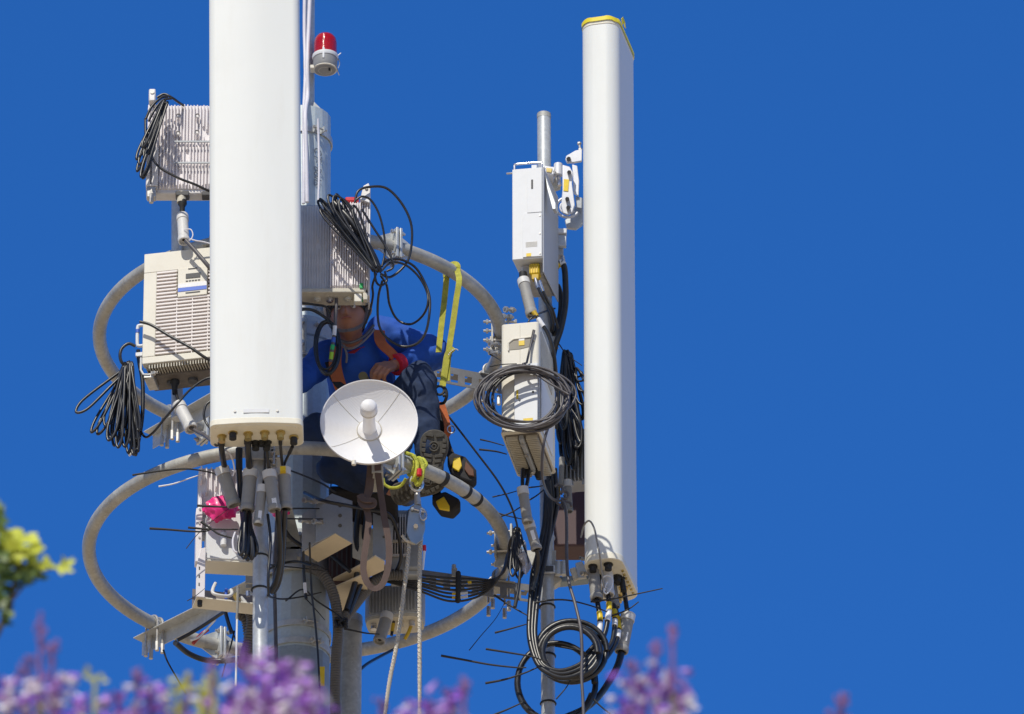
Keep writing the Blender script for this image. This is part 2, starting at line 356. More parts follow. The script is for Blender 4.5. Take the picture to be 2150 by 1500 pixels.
def band(parent,zc,r,h=.028,th=.006,clamp_a=-pi/2,m=GALVB):
    mb=MB().lathe([(r,zc-h/2),(r+th,zc-h/2),(r+th,zc+h/2),(r,zc+h/2),(r,zc-h/2)],None,28)
    ca=V((cos(clamp_a),sin(clamp_a),0)); sd=V((-ca.y,ca.x,0))
    for s in (-1,1):
        b=ca*(r+.018)+sd*.018*s+V((0,0,zc)); M=MX(((sd.x,ca.x,0,b.x),(sd.y,ca.y,0,b.y),(0,0,1,b.z),(0,0,0,1)))
        mb.cbox((0,0,0),(.006,.034,h),M)
    bb=V((0,0,zc))+ca*(r+.024)
    o=part('band_clamp',mb,m,parent); part('bolt',MB().hexbolt(bb-sd*.035,bb+sd*.035,.009,.007),BOLT,o)
for py,ca in ((268,-pi/2+.55),(640,-.9),(1308,-1.2),(1345,-1.0)):
    z=P(AX,py,-.14).z; r=.146-(.019)*(z-zs)/(zt-zs) if z>zs else .152
    band(t,z,r+.002,clamp_a=ca)
# handwritten inventory mark on the mast
cu=bpy.data.curves.new('mark','FONT'); cu.body='CT- Bolts'; cu.size=.052; cu.extrude=.0003; cu.shear=.35; tx=bpy.data.objects.new('mark',cu); col.objects.link(tx)
bpy.context.view_layer.update(); me=bpy.data.meshes.new_from_object(tx.evaluated_get(bpy.context.evaluated_depsgraph_get())); bpy.data.objects.remove(tx)
me.materials.clear(); me.materials.append(INK)
mk=bpy.data.objects.new('written_mark',me); p0=P(662,305,-.13); col.objects.link(mk); mk.parent=t; mk.location=(p0.x,-.1355,p0.z); WL[mk.name]=p0
mk.matrix_local=MX.Translation((p0.x,-.1295,p0.z))@MX(((0,1,0,0),(0,0,-1,0),(-1,0,0,0),(0,0,0,1)))@MX.Rotation(0,4,'Z')
ang=atan2(p0.x,.128)
mk.matrix_local=MX.Rotation(ang,4,'Z')@MX.Translation((0,-.1335,p0.z))@MX(((0,1,0,0),(0,0,-1,0),(-1,0,0,0),(0,0,0,1)))
# second slimmer post behind the mast
t=thing('service_post','slim pale grey post standing right behind the monopole','post',(P(733,1310,.13).x,.26,0))
x0=WL[t.name].x; z1=P(733,1300,.26).z
part('tube',MB().tube([(x0,.26,0),(x0,.26,z1)],.055,24),GALV,t)
part('cap',MB().lathe([(.058,z1-.03),(.058,z1+.006),(0,z1+.010)],MX.Translation((x0,.26,0)),24),GALVB,t)
part('base_plate',MB().cbox((x0,.26,.012),(.22,.22,.02)),GALV,t)
# lightning rod pipe on the mast top
t=thing('lightning_rod','thin upright pipe rising from the mast top past the red lamp','pipe',P(655,235,-.05))
q0=P(651,238,-.05); q1=P(652,-150,-.05)
part('pipe',MB().tube([q0,q1],.0205,20),GALVB,t)
part('clamp',MB().tube([P(649,128,-.05),P(649,143,-.05)],.027,20),GALV,t)
part('tip',MB().lathe([(.02,0),(.014,.05),(0,.30)],MX.Translation(q1),16),BRASS,t)
cable('white cable running down the left side of the thin top pipe',[(640,-60,-.10),(639,60,-.09),(641,150,-.11),(638,235,-.13),(638,330,-.18),(637,428,-.18)],3.6,WCAB)
cable('white cable crossing in front of the top pipe towards the mast',[(653,-60,-.10),(648,60,-.10),(645,140,-.12),(646,200,-.12),(641,240,-.19),(643,330,-.19),(645,425,-.18)],4.4,WCAB)
cable('thin white cable running down the middle of the upper mast',[(668,250,-.17),(668,262,-.165),(669,300,-.155),(670,360,-.155),(668,425,-.155)],2.4,WCAB)
# ------------------------------------------------------------------ rings
def ring_pt(R,z,a,dr=0): return V(((R+dr)*sin(a),-(R+dr)*cos(a),z))     # a = 0 nearest the camera, positive to the right
def flange(parent,R,z,a,s=1.0):
    c=ring_pt(R,z,a); tg=V((cos(a),sin(a),0)); rd=V((sin(a),-cos(a),0))
    M=MX(((rd.x,tg.x,0,c.x),(rd.y,tg.y,0,c.y),(0,0,1,c.z),(0,0,0,1)))
    for k in (-1,1):
        f=part('flange',MB().prism([(-.05*s,-.075*s),(.05*s,-.075*s),(.05*s,.075*s),(-.05*s,.075*s)],k*.009-.006,k*.009+.006,M),GALVB,parent,bevel=.002)
        for q in (-1,1):
            g=MB(); a_=[(-.003,k*.015,q*.028),(-.003,k*.015,q*.07),(-.003,k*.085,q*.030),(.003,k*.015,q*.028),(.003,k*.015,q*.07),(.003,k*.085,q*.030)]
            g.add([M@V(x) for x in a_],[(0,1,2),(5,4,3),(0,3,4,1),(1,4,5,2),(2,5,3,0)])
            part('gusset',g,GALVB,f,smooth=0)
    for q,u in ((-1,-1),(1,-1),(-1,1),(1,1)):
        b=MB(); b.hexbolt(M@V((q*.035,-.034,u*.055)),M@V((q*.035,.034,u*.055)),.011,.008); part('bolt',b,BOLT,parent)
def ring(label,R,z,flang,gaps=()):
    t=thing('mounting_ring',label,'ring frame',(0,0,z),'pair of galvanized rings around the mast')
    n=120; part('ring_tube',MB().tube([ring_pt(R,z,2*pi*i/n) for i in range(n)],.0305,20,closed=True),GALV,t,smooth=60)
    for a in flang: flange(t,R,z,a)
    return t
ru=ring('upper galvanized steel ring around the mast beside the seated worker',RU,ZU,[radians(28.5),radians(-150)])
rl=ring('lower galvanized steel ring around the mast under the white dish',RL,ZL,[radians(28.7),radians(-156.5)])
for a,hw in ((.93,0),(1.02,0)):   # black tape wraps on lower ring
    c0=ring_pt(RL,ZL,a); c1=ring_pt(RL,ZL,a+.02); part('tape_wrap',MB().tube([c0,c1],.0325,20),BLACKM,rl)
c0=ring_pt(RL,ZL,.765);c1=ring_pt(RL,ZL,.79); part('tape_wrap',MB().tube([c0,c1],.0325,20),BLACKM,rl)
# collars under the rings + arms
def arm(label,R,z,a,rout,slots=True,h=.085,w=.10,zoff=-.075,clipw=.06,rin=.15,side=1):
    d=V((sin(a),-cos(a),0)); s=V((-d.y,d.x,0)); o=V((0,0,z+zoff-.0))
    M=MX(((d.x,s.x,0,0),(d.y,s.y,0,0),(0,0,1,z+zoff),(0,0,0,1)))
    t=thing('support_arm',label,'support arm',M@V((rin,0,0)),'slotted steel arms between mast and ring')
    x0,x1=rin,rout; mb=MB(); th=.004
    # channel, web facing the camera side (local -side*y), with slots cut as real gaps
    ys=-side*w/2
    def web(mb,fix,lo,hi,rows,axis):
        L=x1-x0; npt=int(L/.062)
        pitch=L/npt
        # solid strips between rows, bridges between slots
        for (r0,r1) in rows['solid']:
            if axis=='z': mb.box((x0,min(fix,fix+th*side),r0),(x1,max(fix,fix+th*side),r1),M)
            else: mb.box((x0,r0,fix),(x1,r1,fix+th),M)
        for (r0,r1) in rows['slot']:
            for i in range(npt+1):
                c=x0+i*pitch; a_=max(x0,c-pitch*.24); b_=min(x1,c+pitch*.24)
                if axis=='z': mb.box((a_,min(fix,fix+th*side),r0),(b_,max(fix,fix+th*side),r1),M)
                else: mb.box((a_,r0,fix),(b_,r1,fix+th),M)
    if slots:
        web(mb,ys,0,h,{'solid':[(-h/2,-h/2+.012),(h/2-.030,h/2)],'slot':[(-h/2+.012,h/2-.030)]},'z')
        web(mb,h/2,0,0,{'solid':[(-w/2+.002,-w/2+.03),(w/2-.03,w/2-.002)],'slot':[(-w/2+.03,w/2-.03)]},'y')
    else:
        mb.box((x0,min(ys,ys+th*side),-h/2),(x1,max(ys,ys+th*side),h/2),M); mb.box((x0,-w/2+.002,h/2-th),(x1,w/2-.002,h/2),M)
    part('channel',mb,GALVB if not slots else mat('arm_shaded',(.24,.24,.25),.55,metal=.25,var=.15,mottled=.14,dirt=.3),t,smooth=0)  # slotted arms coloured darker to carry their shaded side
    part('end_flange',MB().box((rin-.016,-.09,-.09),(rin-.002,.09,.09),M),GALV,t,bevel=.002)
    # saddle clamp to ring: u-bolt over tube
    for e in ((-.035,.035) if slots else (-.016,.016)):
        ub=MB()
        arc=[M@V((R+.0,e,0))]*0
        pts=[]
        for k in range(13):
            th_=pi*k/12; pts.append(M@V((R-cos(th_)*.037,e,-zoff+sin(th_)*.037)))
        pts=[M@V((R-.037,e,h/2-.02-.05))]+pts+[M@V((R+.037,e,h/2-.02-.05))]
        ub.tube(pts,.0055,8); u=part('u_bolt',ub,BOLT,t)
    for e in ((-.035,.035) if slots else (-.016,.016)):
        for k in (-1,1): part('nut',MB().tube([M@V((R+k*.037,e,-h/2-.004)),M@V((R+k*.037,e,-h/2-.05))],.010,6),BOLT,u)
    if slots: part('saddle_plate',MB().box((R-.06,-w/2-.012,-zoff-.036),(R+.06,w/2+.012,h/2+.001),M),GALV,t,bevel=.003)
    return t,M
aU,MU_=arm('slotted arm reaching right from the mast to the upper ring',RU,ZU,radians(90+20.5),.95)
aL,ML_=arm('slotted arm on the right of the lower ring loaded with cables',RL,ZL,radians(90+15.5),1.06)
arm('plain channel arm ending left under the lower ring',RL,ZL,radians(-(90+45)),1.03,slots=False,h=.07,w=.06,zoff=-.068)
arm('plain channel arm ending left under the upper ring',RU,ZU,radians(-(90+48)),1.05,slots=False,h=.07,w=.06,zoff=-.068)
arm('short arm running from the mast towards the lower ring front',RL,ZL,radians(-6),.90,slots=False,w=.07)
arm('short arm running from the mast behind the big left antenna to the upper ring',RU,ZU,radians(-22),.94,slots=True)
def collar_on(z,rr,lab):
    t=thing('mast_collar',lab,'clamp collar',(0,0,z),'bolted collars carrying the ring arms')
    for s in (0,1):
        pts=[]; n=9
        for k in range(n+1):
            a=pi*s+.10+(pi-.20)*k/n; pts.append((rr*cos(a),rr*sin(a)))
        for k in range(n,-1,-1):
            a=pi*s+.10+(pi-.20)*k/n; pts.append(((rr+.012)*cos(a),(rr+.012)*sin(a)))
        h=part('half_shell',MB().plan(pts,z-.10,z+.10),ALUD,t,smooth=20,bevel=.002)
        part('rib',MB().plan([(x*1.06,y*1.06) for x,y in pts[:n+1]]+[(x*1.0,y*1.0) for x,y in pts[n+1:]],z-.006,z+.006),ALUD,h,smooth=0)
    for sx in (-1,1):
        for dz in (-.06,.06): part('bolt',MB().hexbolt(V((sx*(rr+.035),-.06,z+dz)),V((sx*(rr+.035),.06,z+dz)),.014,.012),BOLT,t)
        for sy in (-1,1): part('ear',MB().box((min(sx*rr,sx*(rr+.07)),sy*.022-.005,z-.10),(max(sx*rr,sx*(rr+.07)),sy*.022+.005,z+.10)),GALV,t,bevel=.002)
    for a in (-1.9,-1.5,-1.1):
        for dz in (-.055,.055):
            d=V((cos(a),sin(a),0)); c=V((0,0,z+dz))+d*(rr+.012); part('stud',MB().tube([c,c+d*.03],.010,6),BOLT,t)
collar_on(ZL-.07,.158,'lower bolted steel collar around the mast at the lower ring arms')
collar_on(ZU-.07,.152,'upper bolted steel collar around the mast behind the worker')
# ------------------------------------------------------------------ upright mounting pipes
def vpipe(label,px,py0,py1,Y,rpx,px1=None,group='upright galvanized mounting pipes',caps=True):
    a=P(px,py0,Y); b=P(px1 if px1 else px,py1,Y)
    t=thing('mounting_pipe',label,'mounting pipe',a,group)
    part('tube',MB().tube([a,b],pxm(rpx),24),GALVB,t,smooth=60)
    if caps: part('cap',MB().lathe([(pxm(rpx)*1.03,-.02),(pxm(rpx)*1.03,.004),(0,.010)],MX.Translation(b if b.z>a.z else a),24),GALV,t)
    return t
p=vpipe('upright pipe on the right holding the two right hand radios',1152,1640,242,-.03,14.5,px1=1142)
p2=vpipe('upright pipe in front of the mast below the big left antenna',547,1400,560,-.855,16)
p3=vpipe('upright pipe on the left behind the louvred radio',372,880,300,-.78,12)
# clamp blocks that join the pipes to the rings
def clampset(label,px,py,Y,w=.16,h=.11,ang=0,group='bolted clamps joining pipes and rings'):
    c=P(px,py,Y); M=MX.Translation(c)@MX.Rotation(ang,4,'Z')
    t=thing('ring_clamp',label,'clamp',c,group)
    for k in (-1,1): part('plate',MB().box((-w/2,k*.035-.005,-h/2),(w/2,k*.035+.005,h/2),M),GALV,t,bevel=.002)
    for x in (-.4,.4):
        for z in (-.3,.3): part('bolt',MB().hexbolt(M@V((w*x,-.075,h*z)),M@V((w*x,.075,h*z)),.012,.010),BOLT,t)
    return t
clampset('bolted clamp where the right pipe meets the upper ring',1050,705,-.02,.10,.16,ang=radians(90))
clampset('bolted clamp where the right pipe meets the lower ring',1062,1150,-.02,.14,.16,ang=radians(80))
clampset('bolted clamp on the ring front behind the connectors of the big left antenna',547,950,-.90,.13,.11)
for lab,z,R_ in (('upper flat stand-off bar from the ring to the right pipe',ZU-.045,RU),('lower flat stand-off bar from the ring to the right pipe',ZL-.045,RL)):
    t=thing('standoff_bar',lab,'bracket',(R_,0,z),'stand-off bars to the right pipe')
    part('bar',MB().box((R_-.05,-.05,z-.004-.05),(P(1152,700,0).x+.03,-.005-.05+.012,z+.03)),GALV,t,bevel=.002)
    part('u_bolt',MB().tube([V((P(1150,1000,0).x-.045+.09*k/12,-.03+.05*sin(pi*k/12),z-.02)) for k in range(13)],.006,8),BOLT,t)
# short clamp bolts seen on the left edge of the upper clamp
for i,(px,py) in enumerate(((1036,722),(1036,740),(1063,665),(1068,650))):
    t=single('clamp_bolt',MB().hexbolt(P(px-8,py,-.1),P(px+14,py+2,-.06),.015,.012),BOLT,['upper of two big bolts left of the beige right radio','lower of two big bolts left of the beige right radio','lower small bolt above the beige radio beside the ring','topmost small bolt above the beige radio beside the ring'][i],'bolt','clamp bolts by the right end of the upper ring')
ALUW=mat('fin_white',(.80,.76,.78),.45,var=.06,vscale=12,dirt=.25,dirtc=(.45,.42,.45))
# ------------------------------------------------------------------ panel antennas
def connector(parent,c,r=.012,l=.03,m=BRASS):
    c=V(c); part('port',MB().lathe([(r*1.5,0),(r*1.5,-.006),(r*1.1,-.007),(r*1.1,-l),(r*.8,-l),(0,-l)],MX.Translation(c),14),m,parent)
# big left one
f=Fr((441,893),-1.36,(635,893)); f.M=f.M@MX.Rotation(radians(-1.0),4,'Y'); W_=f.w; D_=.19; Ht=2.9
t=thing('panel_antenna','huge white sector antenna panel on the left, running out of the top of the picture','antenna',f(W_/2,D_/2,0),'tall white sector antenna panels')
def radome_poly(w,d,r=.045,bulge=.012,n=10):
    pts=roundrect(w,d,r,n); out=[]
    # gentle crown on the front face
    for (x,y) in pts:
        out.append((x,y))
    res=[]
    for i,(x,y) in enumerate(out):
        res.append((x,y)); nx,ny=out[(i+1)%len(out)]
        if abs(nx-x)>.08 and abs(y-ny)<1e-6:
            s=-1 if y<d/2 else 0
            for k in range(1,12):
                q=k/12; res.append((x+(nx-x)*q, y+s*bulge*sin(pi*q)))
    return res
bd=part('radome',MB().plan(radome_poly(W_,D_,.034),.018,Ht,f.M),WHITE,t,smooth=50,bevel=.004)
def off(poly,k,cx,cy): return [((x-cx)*k+cx,(y-cy)*k+cy) for x,y in poly]
rp=radome_poly(W_,D_,.034)
cap=part('end_cap',MB().plan(off(rp,1.012,W_/2,D_/2),0,.030,f.M),CAPW,t,smooth=50,bevel=.003)
part('recess_plate',MB().plan([(x,y) for x,y in off(rp,.90,W_/2,D_/2)],-.004,.002,f.M),CAPW,cap,smooth=50)
for x in (.27,.73): part('screw',MB().tube([f(W_*x,-.0125,.062),f(W_*x,-.006,.062)],.0055,12),BOLT,t)
part('nameplate',MB().cbox((W_*.5,-.0135,.060),(.11,.002,.018),f.M),LGREY,t)
ports=[(466,915),(489,908),(521,910),(556,908),(589,908),(617,918)]
def und(px,py,z): return Q(px,py,z)
for px,py in ports: connector(t,und(px,py,f.p.z+.0),.014,.032)
for px,py in ((536,928),(549,928),(562,928)): connector(t,und(px,py,f.p.z),.012,.02,BLACKM)
for px,py in ((489,908),(617,918),(537,930),(560,930)):
    c=und(px,py,f.p.z); part('port_cap',MB().tube([c+V((0,0,-.006)),c+V((0,0,-.034))],.016,14),BLACKM,t)
for i,z in enumerate((.20,1.5,2.6)):   # mounting bracket behind
    part('bracket',MB().box((W_*.35,D_-.002,z),(W_*.65,D_+.10,z+.05),f.M),GALV,t,bevel=.002)
# right one, seen almost edge on
b0=P(1222,1180,-.20); b1=Q(1303,1170.5,b0.z)
x=(b1-b0).normalized(); y=V((-x.y,x.x,0)); f2=Fr.__new__(Fr); f2.p=b0; f2.w=(b1-b0).length
f2.M=MX(((x.x,y.x,0,b0.x),(x.y,y.y,0,b0.y),(0,0,1,b0.z),(0,0,0,1)))
D2=.385; H2=(1180-42)*HPX+.0
skew=.0
t2=thing('panel_antenna','tall white sector antenna panel on the right with yellow tape round its top','antenna',f2(f2.w/2,D2/2,0),'tall white sector antenna panels')
def rrect2(w,d,r1,n=8): return roundrect(w,d,r1,n)
poly2=rrect2(f2.w,D2,.062)
part('radome',MB().plan(poly2,.02,H2-.012,f2.M),WHITE,t2,smooth=50,bevel=.003)
c2=part('end_cap',MB().plan(off(poly2,1.015,f2.w/2,D2/2),0,.034,f2.M),CAPW,t2,smooth=50,bevel=.003)
part('end_cap',MB().plan(off(poly2,1.012,f2.w/2,D2/2),H2-.03,H2,f2.M),CAPW,t2,smooth=50,bevel=.003)
tp=[(q[0],q[1]) for q in off(poly2,1.04,f2.w/2,D2/2)]
rr=random.Random(3); n=len(tp); zz=[H2+.001+.005*NZ.noise(V((i*.35,0,0))) for i in range(n)]
mb=MB()
vin=off(poly2,.97,f2.w/2,D2/2)
vs=[];
for i in range(n):
    h=.015+.008*NZ.noise(V((i*.5,3,0)))
    vs+=[f2(tp[i][0],tp[i][1],zz[i]-h),f2(tp[i][0],tp[i][1],zz[i]+.006),f2(vin[i][0],vin[i][1],zz[i]+.012)]
mb.add(vs,[(i*3+k,((i+1)%n)*3+k,((i+1)%n)*3+k+1,i*3+k+1) for i in range(n) for k in (0,1)])
part('yellow_tape',mb,TYEL if False else mat('tape_bright_yellow',(.85,.70,.03),.5,var=.08),t2,smooth=60)
part('tape_flap',MB().ribbon([f2(f2.w*1.02,.08,H2+.02),f2(f2.w*1.05,.10,H2+.045),f2(f2.w*1.04,.13,H2+.02)],.03,.002,(1,0,.3)),MATS['tape_bright_yellow'],t2)
for (u,v_) in ((.22,.12),(.62,.12),(.25,.38),(.70,.42),(.3,.66),(.72,.70),(.5,.88)): connector(t2,f2(f2.w*u,D2*v_,-.0),.014,.03,BRASS if v_>.5 else BLACKM)
for k in range(7): part('rivet',MB().tube([f2(f2.w*.90,D2*(.30+.09*k),.001),f2(f2.w*.90,D2*(.30+.09*k),-.007)],.006,10),BRASS,t2)

# ------------------------------------------------------------------ finned radio units
def finned(parent,fr,x0,x1,z0,z1,y,n,depth=.03,th=.0045,m=ALU,seed=0,gaps=.25,name='fin'):
    """cooling fins standing out of the face: one mesh per fin pack with a backing plate"""
    rd=random.Random(seed); mb=MB(); mb.box((x0,y,z0),(x1,y+.012,z1),fr.M)
    for i in range(n):
        x=x0+(x1-x0)*(i+.5)/n; segs=[(z0,z1)]
        if rd.random()<gaps:
            a=rd.uniform(z0,z1-.08); segs=[(z0,a),(a+rd.uniform(.015,.05),z1)]
        for s0,s1 in segs:
            d=depth*rd.uniform(.85,1.0); h=rd.uniform(-.004,.004)
            vs=[fr(x-th/2,y,s0),fr(x+th/2,y,s0),fr(x+th/3,y-d,s0+.012+h),fr(x-th/3,y-d,s0+.012+h),fr(x-th/2,y,s1),fr(x+th/2,y,s1),fr(x+th/3,y-d,s1-.004+h),fr(x-th/3,y-d,s1-.004+h)]
            mb.add(vs,[(0,3,2,1),(4,5,6,7),(0,1,5,4),(1,2,6,5),(2,3,7,6),(3,0,4,7)])
    return part('heat_sink',mb,m,parent,smooth=0)
# upper left
f=Fr((306,398),-1.08,(440,398),w=.36); H=184*HPX
t=thing('radio_unit','white finned radio unit at the upper left with a cable hank over its corner','radio unit',f(.18,.05,0),'finned remote radio units')
part('housing',MB().box((.0,.036,0),(.36,.10,H),f.M),ALU,t,bevel=.006)
finned(t,f,.055,.355,.022,H-.005,.03,21,.017,th=.0075,m=ALUW,seed=4,gaps=.55)
sp=part('side_plate',MB().box((0,-.012,.01),(.052,.03,H*.46),f.M),ALU,t,bevel=.004)
finned(t,f,.002,.052,H*.47,H-.004,.022,4,.012,th=.007,m=ALUW,seed=2)
part('groove',MB().box((.020,-.015,.02),(.025,-.012,H*.40),f.M),DGREY,sp)
h=part('handle',MB().box((.005,-.02,H-.01),(.035,.03,H+.055),f.M),ALU,t,bevel=.006)
part('screw',MB().tube([f(.02,-.024,H+.035),f(.02,-.018,H+.035)],.009,10),BOLT,h)
hb=part('hinge',MB().box((.006,-.012,-.045),(.045,.03,.008),f.M),BOLT,t,bevel=.003); part('bolt',MB().tube([f(.026,-.01,-.03),f(.026,-.01,-.075)],.010,8),BOLT,hb)
for x,z in ((.137,.38),(.22,.38),(.137,.29),(.22,.295)): part('boss',MB().lathe([(.011,0),(.011,-.008),(.005,-.008),(.005,-.003),(0,-.003)],MX.Translation(f(x,-.004,z))@MX.Rotation(radians(90),4,'X'),12),ALU,t)
for z in (.245,.135): part('cross_rib',MB().box((.12,.001,z),(.35,.006,z+.008),f.M),ALUD,t)
for x,w in ((.13,.06),(.245,.045)): part('port',MB().box((x,.03,-.012),(x+w,.075,.012),f.M),DGREY,t,bevel=.004)
g=P(381,418,-1.03)
part('gland',MB().tube([g+V((0,0,.03)),g+V((0,0,-.02))],.020,16),BEIGED,t)
# its lead: rubber plug, grey sleeve, cable
c=cable('dark cable from the open pale sleeve towards the big antenna',[(390,505,-1.12),(410,527,-1.13),(438,560,-1.14),(470,600,-1.10)],4.5,GCAB)
t=thing('cable_plug','black rubber plug hanging from the underside of the upper left radio','plug',P(383,422,-1.03))
part('body',MB().lathe([(0,0),(.019,-.002),(.020,-.02),(.012,-.034),(.011,-.085)],MX.Translation(P(383,421,-1.03)),16),BLACKM,t)
boot('pale grey sleeve dangling open ended under the upper left radio',(383,455,-1.04),(386,508,-1.10),11.5,BOOTL)
cable('small white wire loop at the open end of the pale sleeve',[(386,483,-1.11),(400,482,-1.12),(405,493,-1.12),(401,503,-1.12),(394,506,-1.12)],1.3,WCAB)
cable('thin white lead from the pale sleeve to the big left antenna',[(398,502,-1.12),(412,506,-1.12),(425,508,-1.12),(445,513,-1.12)],1.6,WCAB)
# louvred beige unit
f=Fr((298,765),-1.02,(441,750),w=.42); H=226*HPX; w=f.w
s1=(441-298)/470/ (f.M.to_3x3()@V((1,0,0))).x
t=thing('radio_unit','cream radio cabinet with horizontal louvres and a blue striped display, left of the big antenna','radio unit',f(w/2,.1,0))
X0=.058; X1=w-.058; Z0=.034; Z1=H-.098; n=24; pitch=(Z1-Z0)/n; PX0=.150; PX1=.290; npz=8
mb=MB(); mb.box((0,0,Z1),(w,.04,H),f.M); mb.box((0,0,0),(w,.04,Z0),f.M); mb.box((0,0,Z0+.0),(X0,.04,Z1),f.M); mb.box((X1,0,Z0),(w,.04,Z1),f.M)
part('front_frame',mb,BEIGE,t,bevel=.003)
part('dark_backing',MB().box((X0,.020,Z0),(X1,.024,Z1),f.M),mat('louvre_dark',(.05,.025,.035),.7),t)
mb=MB()
for i in range(n):
    z0=Z0+i*pitch; za,zb=z0+pitch*.54,z0+pitch
    x1=PX0 if i>=n-npz else X1
    mb.box((X0,.001,za),(x1,.014,zb),f.M)
    if i>=n-npz: mb.box((PX1,.001,za),(X1,.014,zb),f.M)
for xx in (PX0,.220,PX1): mb.box((xx-.002,.0022,Z0),(xx+.002,.013,Z1-npz*pitch),f.M)
part('louvres',mb,PINKW,t,smooth=0); t.children[-1]['kind']='stuff'; del t.children[-1]['kind']
zp=Z1-npz*pitch
dp=part('display_panel',MB().box((PX0+.004,-.004,zp),(PX1-.004,.012,Z1+.002),f.M),BEIGE,t,bevel=.002)
part('screen',MB().box((PX0+.040,-.007,zp+.090),(PX0+.105,-.003,zp+.113),f.M),DGREY,dp)
part('blue_stripe',MB().box((PX0+.006,-.006,zp+.026),(PX1-.006,-.0035,zp+.044),f.M),mat('stripe_blue',(.06,.15,.62),.45),dp)
part('white_stripe',MB().box((PX0+.006,-.0058,zp+.045),(PX1-.006,-.0034,zp+.066),f.M),TWHT,dp)
part('caption_bar',MB().box((PX0+.040,-.006,zp+.014),(PX0+.105,-.0035,zp+.019),f.M),DGREY,dp)
for k in range(5): part('key',MB().box((PX0+.040+k*.0135,-.006,zp+.074),(PX0+.050+k*.0135,-.0035,zp+.079),f.M),DGREY,dp)
part('latch',MB().box((PX0+.05,-.007,Z1-.006),(PX0+.09,-.0035,Z1-.003),f.M),DGREY,dp)
for k in range(7): part('indicator',MB().box((PX0-.004,-.002,zp+.03+k*.017),(PX0+.002,.0005,zp+.036+k*.017),f.M),BEIGED,t)
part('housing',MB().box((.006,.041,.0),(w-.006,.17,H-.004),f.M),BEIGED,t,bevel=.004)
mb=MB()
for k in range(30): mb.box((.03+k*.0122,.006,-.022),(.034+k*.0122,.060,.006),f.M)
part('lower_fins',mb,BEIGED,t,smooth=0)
us=part('underside_tray',MB().box((.012,.062,-.030),(w-.01,.19,.001),f.M),mat('underside_dark',(.15,.13,.115),.6,var=.3,vscale=18,dirt=.6,dirtc=(.3,.26,.2),bump=.4),t,bevel=.004)
part('tray_bolt',MB().hexbolt(f(.035,.03,-.035),f(.065,.03,-.03),.012,.01),BOLT,us)
part('hinge',MB().box((.0,.03,-.055),(.045,.14,-.028),f.M),BOLT,us,bevel=.004)
for x,r in ((.10,.016),(.20,.022),(.31,.016),(.37,.014)): part('port',MB().lathe([(r,0),(r,-.014),(r*.6,-.014),(0,-.013)],MX.Translation(f(x,.12,-.03)),14),DGREY,us)
hd=catmull([f(0,.03,.215),f(-.022,.03,.215),f(-.030,.03,.205),f(-.030,.03,.125),f(-.022,.03,.112),f(0,.03,.112)],5)
hh=part('handle',MB().tube(hd,.0075,10),LGREY,t); part('blue_tape',MB().tube([f(-.030,.03,.178),f(-.030,.03,.195)],.0092,12),TBLU,hh)
part('side_clip',MB().box((-.035,.02,.055),(.0,.045,.075),f.M),LGREY,t,bevel=.002)
part('side_rod',MB().tube([f(-.012,.03,.06),f(-.012,.03,-.01),f(.0,.03,-.035),f(.03,.03,-.04)],.005,8),LGREY,t)
cable('black cable slanting across the louvred front of the cream cabinet',[(294,676,-1.06),(318,683,-1.075),(360,708,-1.10),(400,730,-1.13),(432,752,-1.13),(470,772,-1.1)],3.3)
t=thing('cable_plug','black tapered plug under the louvred cream cabinet','plug',P(367,805,-.93)); q=P(367,803,-.93)
part('body',MB().lathe([(0,.01),(.020,.008),(.021,-.006),(.014,-.016),(.010,-.06)],MX.Translation(q),14),BLACKM,t)
cable('short black lead from the plug into the shiny sleeve below the cream cabinet',[(369,818,-.93),(371,832,-.95),(377,846,-.98)],3.6)
boot('shiny pale sleeve lying slanted over the left arm of the upper ring',(376,852,-.99),(402,902,-1.05),13,BOOTL)
cable('cable from the shiny slanted sleeve into the big left antenna',[(398,897,-1.04),(415,907,-1.07),(430,915,-1.12),(455,935,-1.2)],4,GCAB)
cable('thin black cable sweeping from the antenna past the shiny sleeve to the left hank',[(455,792,-1.10),(430,797,-1.1),(400,818,-1.12),(375,845,-1.16),(345,880,-1.12),(322,908,-1.06),(303,917,-1.0),(285,880,-.98)],2.6)
cable('black cable arcing beside the lower left edge of the big antenna',[(448,840,-1.1),(433,850,-1.1),(428,872,-1.1),(434,890,-1.1),(450,910,-1.13)],2.6)
# centre finned radio
f=Fr((618,609),-.98,(778,609)); H=187*HPX; w=f.w; xs=(690-618)/470
t=thing('radio_unit','finned radio unit above the worker, its right part in full sun','radio unit',f(w/2,.1,0),'finned remote radio units')
part('housing',MB().box((0,.042,0),(w-.01,.125,H),f.M),ALUD,t,bevel=.005)
finned(t,f,.0,xs,.01,H-.01,.035,13,.009,th=.006,m=ALU,seed=8,gaps=.1)  # left fins in a darker metal, holding the big antenna's shadow
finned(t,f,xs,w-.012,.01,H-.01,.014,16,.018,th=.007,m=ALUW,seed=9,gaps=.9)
part('side_plate',MB().box((w-.012,.0,-.03),(w-.004,.12,H+.05),f.M),ALU,t,bevel=.002)
bk=part('corner_bracket',MB().prism([(w-.05,H-.01),(w-.035,H+.06),(w-.012,H+.075),(w-.004,H+.05),(w-.006,H-.03)],-.02,.02,f.M),ALU,t,bevel=.003)
part('hole_bolt',MB().tube([f(w-.022,-.026,H+.045),f(w-.022,-.018,H+.045)],.007,10),BOLT,bk)
part('red_cap',MB().box((w-.115,.01,H-.002),(w-.055,.05,H+.022),f.M),RED,t,bevel=.006)
ub=part('port_shelf',MB().box((.01,.0,-.012),(w-.02,.115,.0095),f.M),BEIGED,t,bevel=.004)
